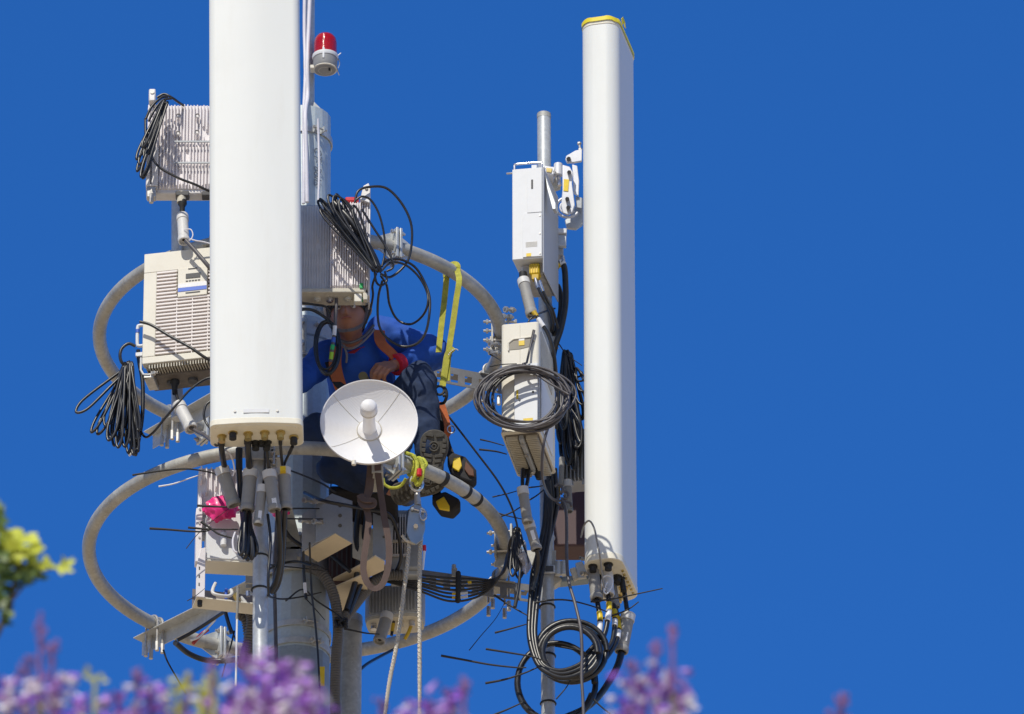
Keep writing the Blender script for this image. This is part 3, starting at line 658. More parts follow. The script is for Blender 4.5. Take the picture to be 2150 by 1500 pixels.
for (x,c,r) in ((.10,BEIGED,.016),(.155,CHROME,.016),(.29,TGRN,.010),(.235,BEIGED,.018)):
    part('port',MB().lathe([(r,0),(r,-.016),(r*.6,-.016),(r*.6,-.022),(0,-.022)],MX.Translation(f(x,.05,-.012)),14),c,ub)
part('green_seal',MB().box((.285,-.006,.006),(.300,.004,.032),f.M),TGRN,t,bevel=.002)
part('box_connector',MB().box((.262,-.004,-.062),(.295,.03,-.02),f.M),BEIGE,t,bevel=.004)
part('hinge',MB().box((.30,.0,-.05),(w-.012,.03,-.012),f.M),BEIGED,t,bevel=.004)
cable('grey lead with white and blue tape hanging from the centre radio before the worker face',[(706,618,-.93),(706,640,-.94),(704,670,-.94),(702,700,-.93),(698,730,-.92),(694,760,-.9)],3.6,GCAB,
  bands=((0,.13,CHROME,'metal_plug'),(.53,.66,TWHT,'white_tape'),(.68,.76,TBLU,'blue_tape'),(.77,.86,TGRN,'green_tape'),(.87,.99,TLIM,'lime_tape')))
# ------------------------------------------------------------------ dish
c=P(775,887,-1.09); R_=97/470
t=thing('dish_antenna','round white dish antenna with a stub feed in front of the worker legs','dish antenna',c)
MD=MX.Translation(c)@MX.Rotation(radians(90),4,'X')      # local z -> world -y
pr=[(0,-.075)]+[(R_*k/16,-.075+.075*(k/16)**2) for k in range(1,17)]
pr+=[(R_*1.0,.006),(R_*1.022,.008),(R_*1.03,.002),(R_*1.022,-.006)]+[(R_*k/16,-.082+.075*(k/16)**2) for k in range(15,0,-1)]+[(0,-.082)]
DISHM=mat('dish_white',(.78,.77,.78),.42,var=.03,vscale=5,dirt=.15,dirtc=(.55,.53,.52),wave=('RINGS',60,0,'Y'),bump=.25)
rf=part('reflector',MB().lathe(pr,MD,72),DISHM,t,smooth=50)
for a in (45,135,225,315):
    a=radians(a+(4 if a<180 else -8)); mb=[]
    for k in range(4,17): r=R_*k/16; mb.append(MD@V((r*cos(a),r*sin(a),-.075+.075*(k/16)**2+.0008)))
    part('seam',MB().tube(mb,.0011,5),BEIGED,rf)
part('hub',MB().lathe([(0,-.060),(.044,-.060),(.050,-.062),(.053,-.072)],MD,40),DISHM,t)
part('hub_ring',MB().tube([MD@V((.054*cos(a),.054*sin(a),-.068)) for a in [2*pi*k/40 for k in range(40)]],.0018,6,closed=True),BEIGED,t)
fd=part('feed',MB().lathe([(.030,-.062),(.027,.0),(.025,.085),(.036,.087),(.037,.092),(.036,.135),(.033,.142),(.025,.148),(0,.151)],MD,36),DISHM,t,smooth=40)
part('feed_ring',MB().lathe([(.0375,.095),(.0378,.099),(.0375,.103)],MD,36),BEIGED,fd)
part('bracket',MB().box((c.x-.04,c.y+.08,c.z-.10),(c.x+.04,c.y+.19,c.z+.02)),GALV,t,bevel=.003)
part('bracket_arm',MB().box((c.x+.01,c.y+.16,c.z-.16),(c.x+.06,c.y+.33,c.z-.08)),GALV,t,bevel=.003)
part('drain_cap',MB().lathe([(.010,0),(.010,-.02),(0,-.024)],MX.Translation(P(743,968,-1.12)),12),BEIGE,t)
# ------------------------------------------------------------------ beacon
q=P(683,118,-.12); M0=MX.Translation(q)
t=thing('warning_beacon','red domed aircraft warning lamp beside the thin pipe at the top','warning lamp',q)
r=24.5/470
lens=part('lens',MB().lathe([(r*.98,.0),(r,.006),(r,.066),(r*.93,.088),(r*.75,.103),(r*.45,.112),(0,.115)],M0,32),LENS,t,smooth=60)
part('bulb',MB().ball(q+V((0,0,.045)),.020,12,8),mat('bulb_warm',(.8,.25,.15),.3),t)
part('reflector_core',MB().tube([q+V((0,0,.0)),q+V((0,0,.03))],.028,16),mat('socket_red',(.5,.03,.03),.4),t)
part('rim',MB().lathe([(r*.9,.001),(r*1.13,.0),(r*1.15,-.008),(r*1.1,-.018),(r*.9,-.019)],M0,32),LGREY,t)
bs=part('base',MB().lathe([(r*1.05,-.019),(r*1.06,-.055),(r*1.0,-.068),(r*.90,-.078),(0,-.080)],M0,32),mat('beacon_grey',(.27,.27,.275),.5,dirt=.2),t,smooth=50)
part('base_plate',MB().lathe([(r*1.0,-.069),(r*1.06,-.074),(r*.55,-.079)],M0,32),BEIGE,bs)
part('screw',MB().tube([q+V((.02,-.02,-.078)),q+V((.02,-.02,-.09))],.005,8),BLACKM,bs)
part('clip',MB().box((q.x-.012,q.y-r*1.12,q.z-.045),(q.x-.002,q.y-r*1.0,q.z+.012)),LGREY,t,bevel=.002)
part('wire_latch',MB().tube(catmull(PP([(703,118,-.12),(711,125,-.12),(713,136,-.12),(709,148,-.12),(712,158,-.12)]),5),.0028,6),CHROME,t)
part('stay_wire',MB().tube(catmull(PP([(703,124,-.13),(712,115,-.13),(716,112,-.13)]),4),.0022,6),CHROME,t)
part('arm',MB().box((P(655,150,0).x-.005,q.y-.014,q.z-.072),(q.x-.02,q.y+.03,q.z-.055)),BEIGE,t,bevel=.002)
# ------------------------------------------------------------------ right upper radio
f=Fr((1075,546),-.36,(1139,541)); H=192*HPX; w=f.w
t=thing('radio_unit','narrow light grey radio high on the right pipe with a carry handle on top','radio unit',f(w/2,.1,0))
sh=MX(((1,.10,0,0),(0,1,0,0),(0,0,1,0),(0,0,0,1))); F4=f.M@sh
part('housing',MB().box((0,.002,0),(w,.27,H),F4),LGREY,t,bevel=.004)
part('side_plate',MB().box((w+.0005,.002,-.075),(w+.006,.27,H),F4),mat('side_grey',(.40,.42,.47),.5,var=.06),t,bevel=.002)
part('upper_cover',MB().box((w*.50,-.003,H*.50),(w-.002,.001,H-.006),F4),LGREY,t,bevel=.001)
part('lower_cover',MB().box((w*.36,-.005,.006),(w-.002,.001,H*.49),F4),LGREY,t,bevel=.001)
for x,z in ((.93,.455),(.93,.26),(.93,.04)): part('screw',MB().tube([F4@V((w*x,-.008,H*z)),F4@V((w*x,-.004,H*z))],.004,8),BOLT,t)
part('badge',MB().box((w*.64,-.0048,H*.76),(w*.70,-.003,H*.86),F4),DGREY,t)
for k in range(5): part('printed_line',MB().box((w*.46,-.0062,H*(.12+.012*k)),(w*.84,-.0048,H*(.1235+.012*k)),F4),BEIGED,t)
part('yellow_label',MB().box((w*.48,-.0065,.008),(w*.64,-.0048,.024),F4),TYEL,t)
hp=[F4@V(q) for q in ((.006,.02,H),(.006,.02,H+.028),(.006,.02,H+.034),(.02,.02,H+.036),(w-.02,.02,H+.036),(w-.006,.02,H+.034),(w-.006,.02,H+.02),(w-.006,.02,H))]
part('handle',MB().tube(hp,.0055,10),CHROME,t)
part('top_lug',MB().box((w*.62,.01,H),(w*.80,.05,H+.02),F4),LGREY,t,bevel=.002)
part('side_pin',MB().tube([F4@V((-.03,.02,H-.01)),F4@V((.0,.02,H-.01))],.005,8),CHROME,t)
ub=part('port_block',MB().box((.035,.05,-.055),(w-.01,.25,-.001),F4),mat('port_grey',(.42,.40,.38),.6,var=.2,vscale=30,dirt=.4,bump=.4),t,bevel=.004)
for k in range(5): part('louvre',MB().box((.028,.06+k*.034,-.05),(.034,.08+k*.034,-.005),F4),LGREY,ub)
yc=part('yellow_connector',MB().box((w*.50,.03,-.062),(w*.84,.075,-.008),F4),TYEL,t,bevel=.006)
part('yellow_strain_relief',MB().box((w*.58,.03,-.092),(w*.82,.06,-.063),F4),mat('amber',(.55,.36,.02),.5),yc,bevel=.004)
for k in range(4): part('rib',MB().box((w*(.53+.08*k),.026,-.058),(w*(.555+.08*k),.030,-.014),F4),mat('amber',(.55,.36,.02),.5),yc)
part('side_bracket',MB().prism([(w+.008,H-.03),(w+.022,H-.08),(w+.055,H-.185),(w+.055,H-.215),(w+.04,H-.215),(w+.015,H-.10)],.02,.06,F4),GALVB,t,bevel=.002)
boot('thick grey sleeve between the narrow radio and the beige radio on the right',(1099,590,-.34),(1117,663,-.40),12)
t=thing('cable_plug','black plug above the thick grey sleeve on the right pipe','plug',P(1098,580,-.33)); part('body',MB().lathe([(0,.02),(.017,.018),(.018,-.02),(.010,-.035)],MX.Translation(P(1098,580,-.33)),14),BLACKM,t)
cable('thin cable with silver plug under the yellow connector',[(1124,585,-.34),(1130,605,-.34),(1142,630,-.32),(1155,652,-.22),(1163,680,-.15)],3,bands=((0,.25,CHROME,'metal_plug'),))
cable('second thin cable hanging beside the yellow connector',[(1133,590,-.34),(1140,612,-.33),(1150,632,-.3),(1160,650,-.2),(1172,690,-.12)],3,bands=((0,.25,CHROME,'metal_plug'),))
# small box on the right of the pipe
t=thing('junction_box','small grey junction box clipped right of the upper pipe','junction box',P(1175,530,-.03))
a=P(1162,535,-.06); part('box',MB().box((a.x,-.06,a.z),(a.x+.045,.02,a.z+.11)),ALUD,t,bevel=.004)
part('cover',MB().box((a.x+.02,-.085,a.z+.03),(a.x+.058,-.062,a.z+.09)),GALVB,t,bevel=.003)
part('hood',MB().box((a.x+.018,-.095,a.z+.092),(a.x+.060,-.0625,a.z+.118)),LGREY,t,bevel=.003)
part('plug',MB().tube([V((a.x+.04,-.04,a.z+.002)),V((a.x+.045,-.04,a.z-.03))],.010,10),CHROME,t)
# ------------------------------------------------------------------ right beige radio
f=Fr((1052,908),-.62,(1132,901)); H=222*HPX; w=f.w; Dp=.385
sk=.02; sh=MX(((1,sk,0,0),(0,1,0,0),(0,0,1,0),(0,0,0,1))); F5=f.M@sh
t=thing('radio_unit','beige radio with a grip recess on the right pipe, a cable coil hung around it','radio unit',f(w/2,.1,0))
poly=roundrect(w,Dp,.014,4)
part('housing',MB().plan(poly,.0,H,F5),BEIGE,t,smooth=40,bevel=.004)
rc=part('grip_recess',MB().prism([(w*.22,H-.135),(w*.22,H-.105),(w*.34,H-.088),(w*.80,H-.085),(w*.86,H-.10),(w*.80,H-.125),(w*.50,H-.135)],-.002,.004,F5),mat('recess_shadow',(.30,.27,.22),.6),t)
part('grip_edge',MB().tube([F5@V(q) for q in ((w*.2,-.003,H-.14),(w*.2,-.003,H-.10),(w*.33,-.003,H-.083),(w*.82,-.003,H-.08),(w*.88,-.003,H-.10))],.004,8),BEIGE,rc)
part('centre_seam',MB().box((w*.495,-.001,.01),(w*.505,.002,H-.01),F5),BEIGED,t)
lb=part('label',MB().box((w*.47,-.004,H-.118),(w*.62,-.002,H-.088),F5),TYEL,t); part('label_edge',MB().box((w*.47,-.0045,H-.094),(w*.62,-.0025,H-.084),F5),TWHT,lb)
dr=part('service_door',MB().box((w*.36,-.014,.020),(w*.98,-.001,H*.60),F5),LGREY,t,bevel=.003)
for x,z in ((.86,.54),(.86,.33),(.50,.27)): part('screw',MB().tube([F5@V((w*x,-.018,H*z)),F5@V((w*x,-.013,H*z))],.005,8),DGREY,dr)
part('yellow_mark',MB().box((w*.42,-.0165,H*.28),(w*.47,-.0145,H*.36),F5),TYEL,dr); part('yellow_mark',MB().box((w*.60,-.0165,.035),(w*.85,-.0145,.050),F5),TYEL,dr)
gr=MB()
for k in range(12): gr.box((w+.0005,.04+.022*k,H*.62),(w+.004,.052+.022*k,H-.03),F5)
part('side_grille',gr,BEIGED,t,smooth=0)
part('side_door',MB().box((w+.0005,.03,.03),(w+.005,.30,H*.52),F5),LGREY,t,bevel=.002)
# underside with ribs
us=part('underside_rim',MB().plan(off(poly,1.02,w/2,Dp/2),-.006,.002,F5),BEIGE,t,bevel=.002)
part('underside_pan',MB().plan(off(poly,.90,w/2,Dp/2),-.010,-.0062,F5),mat('pan_dark',(.17,.15,.13),.6,var=.2,vscale=20),us)
for xa,xb in ((.016,w*.40),(w*.62,w-.014)):
    mb=MB()
    for k in range(22): y=.03+.0155*k; mb.box((xa,y,-.030),(xb,y+.004,-.010),F5)
    part('rib_pack',mb,BEIGED,us,smooth=0)
part('keel',MB().box((w*.44,.02,-.034),(w*.56,.34,-.010),F5),ALUD,us,bevel=.004)
for y in (.06,.15,.30): part('keel_bolt',MB().tube([F5@V((w*.5,y,-.034)),F5@V((w*.5,y,-.044))],.010,8),BOLT,us)
for x,y in ((.30,.30),(.62,.33)): part('port',MB().lathe([(.020,0),(.020,-.03),(.012,-.05),(0,-.05)],MX.Translation(F5@V((w*x,y,-.01))),14),BLACKM,us)
# ------------------------------------------------------------------ the worker
J=dict(pel=P(795,925,-.20), pelr=P(755,925,-.20), bel=P(768,850,-.30), che=P(752,775,-.42), shl=P(803,700,-.44), shr=P(690,748,-.44), nek=P(744,738,-.50), nk2=P(738,712,-.56),
 ell=P(917,744,-.44), wrl=P(826,768,-.56), elr=P(628,800,-.62), wrr=P(560,770,-.80),
 hipl=P(815,925,-.24), knl=P(878,800,-.60), anl=P(902,958,-.60), hipr=P(740,930,-.26), knr=P(668,905,-.58), anr=P(822,1025,-.52))
t=thing('person','worker in a blue long sleeved shirt and orange harness sitting inside the rings',"worker",P(785,1000,-.2))
def remeshed(name,mb,m,parent,vox,smooth=4,disp=0,dscale=.08,label=None,seed=0):
    o=meshobj(name,mb,m,parent,smooth=180,label=label)
    r=o.modifiers.new('Remesh','REMESH'); r.mode='VOXEL'; r.voxel_size=vox; r.use_smooth_shade=True
    s_=o.modifiers.new('Smooth','SMOOTH'); s_.factor=.6; s_.iterations=smooth
    if disp:
        tx=bpy.data.textures.new(name+'_folds','CLOUDS'); tx.noise_scale=dscale; tx.noise_depth=2
        d=o.modifiers.new('Displace','DISPLACE'); d.texture=tx; d.strength=disp; d.mid_level=.5; d.texture_coords='LOCAL'
    return o
C_=lambda mb,a,b,r1,r2: mb.capsule(J[a],J[b],r1,r2)
# fingers
def hand(mb, wrist, pdir, pnorm, thumb_side, curl=1.0, ln=.085):
    """palm from the wrist along pdir; fingers curl towards -pnorm"""
    pd=pdir.normalized(); pn=(pnorm-pd*pnorm.dot(pd)).normalized(); sd=pd.cross(pn)*thumb_side
    for k,(o,l) in enumerate(((.032,.92),(.011,1.0),(-.011,.95),(-.031,.78))):
        base=wrist+pd*(ln-.008*abs(k-1))+sd*o
        mb.capsule(wrist+pd*.018+sd*o*.55,base,.017,.0125,10)
        p=base; a=0
        for seg,(L_,rr,da) in enumerate(((.040,.0105,.75),(.027,.0095,.95),(.022,.0085,.7))):
            a+=da*curl; d=pd*cos(a)-pn*sin(a); q=p+d*L_*l; mb.capsule(p,q,rr*1.06,rr*.96,10); p=q
    b=wrist+pd*.025+sd*.028; q=b+(pd*.55+sd*.5-pn*.35)*.05; mb.capsule(b,q,.016,.012,10); q2=q+(pd*.75-pn*.65-sd*.1)*.032; mb.capsule(q,q2,.0115,.010,10); q3=q2+(pd*.35-pn*.8-sd*.3)*.026; mb.capsule(q2,q3,.010,.0085,10)
# head frame: looks towards the camera and a little down to his hands
hc=P(731,667,-.63)
fz=V((-.06,.05,1)).normalized(); fy=V((.10,.98,.14)); fy=(fy-fz*fy.dot(fz)).normalized(); fx=fy.cross(fz)
HM=MX(((fx.x,fy.x,fz.x,hc.x),(fx.y,fy.y,fz.y,hc.y),(fx.z,fy.z,fz.z,hc.z),(0,0,0,1)))   # local -y = face
hm=lambda x,y,z: HM@V((x,y,z))
def headmesh(mb):
    seg,rg=40,30; vs=[];fs=[]
    for i in range(rg+1):
        th=pi*i/rg
        for k in range(seg):
            a=2*pi*k/seg; x=sin(th)*sin(a); y=-sin(th)*cos(a); z=cos(th)
            rx,ry,rz=.076,.095,.118
            if z<0: rx*=1-.34*(-z)**1.6; ry*=(1-.16*(-z)**1.5)
            X,Y,Z=x*rx,y*ry,z*rz
            if y>0: Y*=.98; 
            if y<0:
                f_=lambda cx,cz,sx,sz: math.exp(-((X-cx)/sx)**2-((Z-cz)/sz)**2)
                Y-= .024*f_(0,-.028,.011,.016)+.012*f_(0,-.008,.008,.022)          # nose
                Y+= .012*(f_(.031,.004,.015,.012)+f_(-.031,.004,.015,.012))        # sockets
                Y-= .006*(f_(.030,.026,.022,.009)+f_(-.030,.026,.022,.009))        # brow
                Y-= .008*f_(0,-.060,.022,.008)-.006*f_(0,-.0605,.022,.002)         # lips
                Y-= .010*f_(0,-.096,.020,.014)                                    # chin
                Y-= .004*(f_(.045,-.02,.016,.016)+f_(-.045,-.02,.016,.016))
            vs.append(hm(X,Y,Z))
    for i in range(rg):
        for k in range(seg):
            k2=(k+1)%seg; fs.append((i*seg+k,i*seg+k2,(i+1)*seg+k2,(i+1)*seg+k))
    mb.add(vs,fs)
mb=MB(); headmesh(mb)
for s in (-1,1):   # ears
    mb.ball(hm(s*.078,.012,-.008),.020,10,8,HM.to_3x3(),(.38,.75,1.45))
mb.capsule(J['nek'],J['nk2']+V((0,.04,0)),.056,.052); mb.capsule(J['nk2']+V((0,.04,0)),hm(0,.02,-.05),.052,.055)
mb.capsule(J['che'],J['nek'],.12,.06); C_(mb,'che','bel',.125,.12); C_(mb,'bel','pel',.12,.12); C_(mb,'bel','pelr',.12,.12)
C_(mb,'che','shl',.09,.060); C_(mb,'che','shr',.09,.060)
C_(mb,'shl','ell',.052,.040); C_(mb,'ell','wrl',.038,.027); C_(mb,'shr','elr',.052,.040); C_(mb,'elr','wrr',.038,.027)
C_(mb,'hipl','knl',.080,.055); C_(mb,'knl','anl',.052,.036); C_(mb,'hipr','knr',.080,.055); C_(mb,'knr','anr',.052,.036)
pdL=(P(775,778,-.66)-J['wrl']); hand(mb,J['wrl'],pdL,V((.1,-.75,.55)),1,1.0)
hand(mb,J['wrr'],(J['wrr']-J['elr']),V((0,-.4,.8)),-1,.8)
body=remeshed('body',mb,SKIN,t,.0045,2)
for s in (-1,1):
    e=part('eye',MB().ball(hm(s*.031,-.078,.003),.0125,12,8),mat('eye_white',(.6,.56,.52),.2),t)
    part('iris',MB().ball(hm(s*.031,-.0885,.001),.0055,8,6),mat('iris_brown',(.06,.03,.015),.2),e)
    part('eyebrow',MB().tube(catmull([hm(s*.014,-.094,.020),hm(s*.030,-.095,.027),hm(s*.047,-.084,.022)],4),.0035,8),HAIRM,t)
part('lips',MB().tube(catmull([hm(-.022,-.083,-.0585),hm(-.008,-.094,-.0585),hm(0,-.0955,-.0605),hm(.008,-.094,-.0585),hm(.022,-.083,-.0585)],4),[.002]+[.0042]*15+[.002],8),mat('lip',(.36,.13,.10),.5),t)
# hair cap and helmet
mb=MB(); vs=[];fs=[];seg=32;rg=10
for i in range(rg+1):
    th=radians(8+ (98)*i/rg)
    for k in range(seg):
        a=2*pi*k/seg; lim=1.0
        back=max(0,-cos(a)); th2=th*(.80+.38*back)
        vs.append(hm(.081*sin(th2)*sin(a),-.099*sin(th2)*cos(a),.122*cos(th2)))
for i in range(rg):
    for k in range(seg): k2=(k+1)%seg; fs.append((i*seg+k,i*seg+k2,(i+1)*seg+k2,(i+1)*seg+k))
mb.add(vs,fs); part('hair',mb,HAIRM,t,smooth=80)
he=part('helmet',MB().lathe([(0,.165),(.04,.160),(.075,.142),(.10,.105),(.108,.060),(.109,.050),(.116,.046),(.116,.042),(.104,.043),(.10,.06),(.07,.13),(0,.155)],HM@MX.Diagonal((.93,1.12,1,1)),36),LGREY,t,smooth=60)
part('helmet_brim',MB().plan([(.085*sin(a),-.10-.05*cos(a)) for a in [radians(-85+17*k) for k in range(11)]]+[(.0,-.07)],.042,.048,HM),LGREY,he,smooth=0)
for s in (-1,1):
    pts=[hm(s*.088,.0,.05),hm(s*.083,-.02,-.02),hm(s*.068,-.045,-.075),hm(s*.03,-.07,-.112),hm(0,-.078,-.120)]
    part('chin_strap',MB().ribbon(catmull(pts,5),.016,.003,(fy*-1)),mat('strap_grey',(.20,.18,.18),.8),t)
# shirt
mb=MB(); mb.capsule(J['che']+V((0,.02,-.02)),J['nek']+V((.0,.05,-.015)),.145,.072)
C_(mb,'che','bel',.150,.150); C_(mb,'bel','pel',.148,.150); C_(mb,'bel','pelr',.148,.150)
C_(mb,'che','shl',.105,.076); C_(mb,'che','shr',.105,.076)
C_(mb,'shl','ell',.078,.070); mb.capsule(J['ell'],J['wrl']+(J['ell']-J['wrl'])*.16,.070,.044); C_(mb,'shr','elr',.074,.060); mb.capsule(J['elr'],J['wrr']+(J['elr']-J['wrr'])*.16,.058,.042)
shirt=remeshed('shirt',mb,SHIRT,t,.008,5,.028,.085)
d=(J['wrl']-J['ell']).normalized()
part('cuff',MB().tube([J['wrl']-d*.048,J['wrl']-d*.012],[.0475,.049],20),CUFF,shirt,bevel=.003)
d2=(J['wrr']-J['elr']).normalized(); part('cuff',MB().tube([J['wrr']-d2*.045,J['wrr']-d2*.01],[.045,.047],20),CUFF,shirt)
nc=J['nek']+V((0,.0,.0)); cz=(J['nk2']+V((0,.04,0))-J['nek']).normalized(); q=cz.to_track_quat('Z','Y').to_matrix().to_4x4()
part('collar',MB().lathe([(.072,-.03),(.080,-.012),(.074,.010),(.068,.012),(.066,-.02)],MX.Translation(nc)@q,28),mat('collar_red',(.30,.012,.035),.8,bump=.3),shirt,smooth=50)
# neck lanyards
for i,(a,b,c0) in enumerate((((700,665,-.70),(712,712,-.70),(732,722,-.72)),((786,655,-.66),(775,690,-.68),(745,708,-.72)))):
    pass
part('neck_strap',MB().tube(catmull(PP([(700,690,-.62),(712,712,-.66),(735,720,-.68),(765,706,-.66),(784,684,-.62)]),6),.0065,8),GCAB,t)
part('neck_strap',MB().tube(catmull(PP([(704,700,-.62),(720,726,-.66),(738,732,-.68),(762,718,-.66),(786,692,-.62)]),6),.005,8),mat('strap_grey',(.20,.18,.18),.8),t)
part('neck_strap',MB().tube(catmull(PP([(722,725,-.67),(728,745,-.665),(727,762,-.64)]),6),.005,8),mat('strap_grey',(.20,.18,.18),.8),t)
# trousers
mb=MB(); C_(mb,'pel','pelr',.155,.155); mb.capsule(J['bel']+(J['pel']-J['bel'])*.65,J['pel'],.15,.155)
C_(mb,'hipl','knl',.112,.083); C_(mb,'hipr','knr',.112,.083)
mb.capsule(J['knl'],J['anl']+(J['knl']-J['anl'])*.06,.082,.063); mb.capsule(J['knr'],J['anr']+(J['knr']-J['anr'])*.10,.080,.062)
mb.capsule(P(700,985,-.5),P(770,1010,-.45),.07,.06)
remeshed('trousers',mb,JEANS,t,.008,5,.032,.075)
# boots
def shoe(an, toe, nrm, lab=None):
    """sole outline in the plane whose normal nrm points away from the foot sole; toe = direction of the toes"""
    T=toe.normalized(); Nn=(nrm-T*nrm.dot(T)).normalized(); S=T.cross(Nn)
    M=MX(((S.x,Nn.x,T.x,an.x),(S.y,Nn.y,T.y,an.y),(S.z,Nn.z,T.z,an.z),(0,0,0,1)))   # local: x side, y out of sole, z toe
    outl=[(x*1.28,z*.88) for x,z in [(-.030,-.085),(0,-.098),(.030,-.085),(.038,-.05),(.034,.0),(.044,.06),(.050,.11),(.044,.155),(.025,.182),(0,.190),(-.025,.182),(-.044,.155),(-.050,.11),(-.046,.06),(-.036,0),(-.040,-.05)]]
    ou=[ (v.x,v.z) for v in catmull([V((x,0,z)) for x,z in outl],3,True)]
    b=MB().prism(ou,.028,.048,M); s_=part('sole',b,SOLE,t,smooth=30,bevel=.004)
    k=0
    for z in [-.075+.026*i for i in range(10)]:
        z*=.88; wz=1.22*max(.012,.040-.9*abs(z-.09)**1.6 if z>0 else .030)
        for sgn in (-1,1):
            if abs(z-.10)<.035: 
                pl=[(sgn*.036,z-.010),(sgn*(wz+.006),z-.008),(sgn*(wz+.006),z+.008),(sgn*.036,z+.010)]
            else: pl=[(sgn*.006,z-.009),(sgn*wz,z-.004),(sgn*wz,z+.010),(sgn*.006,z+.005)]
            part('tread_lug',MB().prism(pl,.0485,.055,M),SOLE,s_,bevel=.0015)
    part('tread_ring',MB().tube([M@V((.020*cos(a),.051,.09+.020*sin(a))) for a in [2*pi*i/24 for i in range(24)]],.004,8,closed=True),SOLE,s_)
    part('tread_ring',MB().tube([M@V((.009*cos(a),.051,.09+.009*sin(a))) for a in [2*pi*i/16 for i in range(16)]],.003,8,closed=True),SOLE,s_)
    mb=MB(); mb.capsule(M@V((0,-.005,-.035)),M@V((0,.0,.0)),.044,.046); mb.capsule(M@V((0,0,.0)),M@V((0,.0,.115)),.046,.042); mb.capsule(M@V((-.018,0,.09)),M@V((.018,0,.09)),.038,.038)
    mb.capsule(M@V((0,-.01,-.03)),M@V((0,-.12,-.035)),.044,.050)
    o=remeshed('boot',mb,BOOTM,t,.007,3)
    return M
shoe(P(910,985,-.585), V((.06,-.30,.85)), V((-.06,-.9,-.35)))
shoe(P(862,1030,-.54), V((.82,-.25,.30)), V((.15,-.93,-.33)))
# harness
def web(lab,pts,w=.04,m=ORANGE,n=(0,-1,.1),parent=None,name='harness_strap'):
    return part(name,MB().ribbon(catmull(PP(pts),6),w,.004,n),m,parent or t,smooth=0,label=lab)
web(None,[(706,728,-.61),(704,770,-.625),(716,815,-.61),(735,850,-.55)],.055)
web(None,[(796,694,-.545),(800,720,-.58),(822,742,-.575),(838,760,-.55)],.05,n=(.2,-1,.2))
web(None,[(712,905-50,-.52),(720,870,-.54),(705,880,-.52)],.05)
web(None,[(926,845,-.45),(936,880,-.47),(940,905,-.5),(934,925,-.46)],.034,n=(.5,-1,0))
web(None,[(690,760,-.6),(705,800,-.62),(740,830,-.60)],.035,m=mat('strap_black',(.02,.02,.025),.8))
web(None,[(922,850,-.40),(930,880,-.42),(934,920,-.44),(946,955,-.47),(958,968,-.5)],.036,m=mat('strap_black',(.02,.02,.025),.8))
web(None,[(905,1000,-.36),(912,1020,-.40),(918,1042,-.44)],.04,m=mat('strap_black',(.02,.02,.025),.8))
part('harness_ring',MB().tube([P(947+8*cos(a),902+8*sin(a),-.5) for a in [2*pi*i/20 for i in range(20)]],.0035,8,closed=True),CHROME,t)
# tool in the fist
tl=single('wrench_handle',MB().tube([P(762,790,-.71),P(768,800,-.60)],[.020,.017],16),mat('tool_olive',(.12,.10,.04),.4),'dark round tool end gripped in the worker fist','hand tool')
# tool pouches
tp=thing('tool_pouch','black tool pouch with yellow front hanging right of the worker boot','tool pouch',P(970,985,-.5),'tool pouches on the worker belt')
def slab(pts,Y,th,m,name,parent,bev=.008):
    a=[P(x,y,Y) for x,y in pts]; b=[q+V((0,th,0)) for q in a]; n=len(a)
    return part(name,MB().add(a+b,[tuple(range(n)),tuple(range(2*n-1,n-1,-1))]+[(i,i+n,(i+1)%n+n,(i+1)%n) for i in range(n)]),m,parent,bevel=bev)
PB=mat('pouch_black',(.022,.021,.024),.8,var=.3,bump=.5,bscale=40)
slab([(938,960),(950,948),(978,958),(1000,985),(1001,1005),(990,1014),(972,1008),(950,995)],-.52,.07,PB,'body',tp,.012)
slab([(952,962),(966,960),(970,978),(963,990),(950,982)],-.535,.012,TYEL,'yellow_panel',tp,.003)
slab([(978,968),(994,986),(996,1000),(984,998),(975,985)],-.532,.010,mat('pouch_brown',(.12,.05,.03),.7),'flap',tp,.003)
slab([(968,1000),(974,1010),(988,1022),(984,1028),(966,1014)],-.50,.02,mat('strap_red_dark',(.22,.05,.04),.8),'strap',tp,.003)
tp=thing('tool_pouch','black and yellow pouch hanging under the worker lower boot','tool pouch',P(940,1050,-.45),'tool pouches on the worker belt')
slab([(905,1040),(935,1030),(965,1046),(968,1058),(952,1074),(925,1068)],-.46,.08,PB,'body',tp,.012)
slab([(915,1052),(932,1042),(944,1062),(944,1072),(922,1068)],-.475,.014,TYEL,'yellow_panel',tp,.004)
# ================================================================== hanks and loose cables
hank('black cable hank draped over the corner of the upper left radio',(345,212),
 [(296,372,5),(288,360,4),(293,345,7),(300,375,6),(287,335,5),(303,330,6),(299,310,4)],-1.16,2.7,seed=2,spread=7,wf=.3,
 tails=[[(330,205,-1.14),(345,198,-1.14),(362,206,-1.14),(376,216,-1.10),(386,222,-1.06)],[(305,250,-1.16),(308,300,-1.17),(328,345,-1.17),(370,372,-1.17),(410,388,-1.16),(440,402,-1.14),(470,410,-1.1)],
  [(352,203,-1.16),(338,206,-1.17),(318,225,-1.18),(306,250,-1.18)],[(360,207,-1.16),(340,212,-1.17),(322,235,-1.18),(312,255,-1.18)]])
hank('black cable hank hanging from the left side clip of the cream cabinet',(270,764),
 [(192,908,6),(205,912,8),(240,936,7),(228,925,9),(245,930,5),(270,952,6),(285,900,5),(280,955,4),(262,938,8),(290,948,3),(276,935,6),(160,866,10),(236,915,6),(252,905,8),(287,925,4),(222,895,9),(233,920,10),(262,915,9),(280,938,6),(248,940,7),(291,905,5),(272,925,8)],-1.0,2.9,seed=5,spread=9,yj=.05)
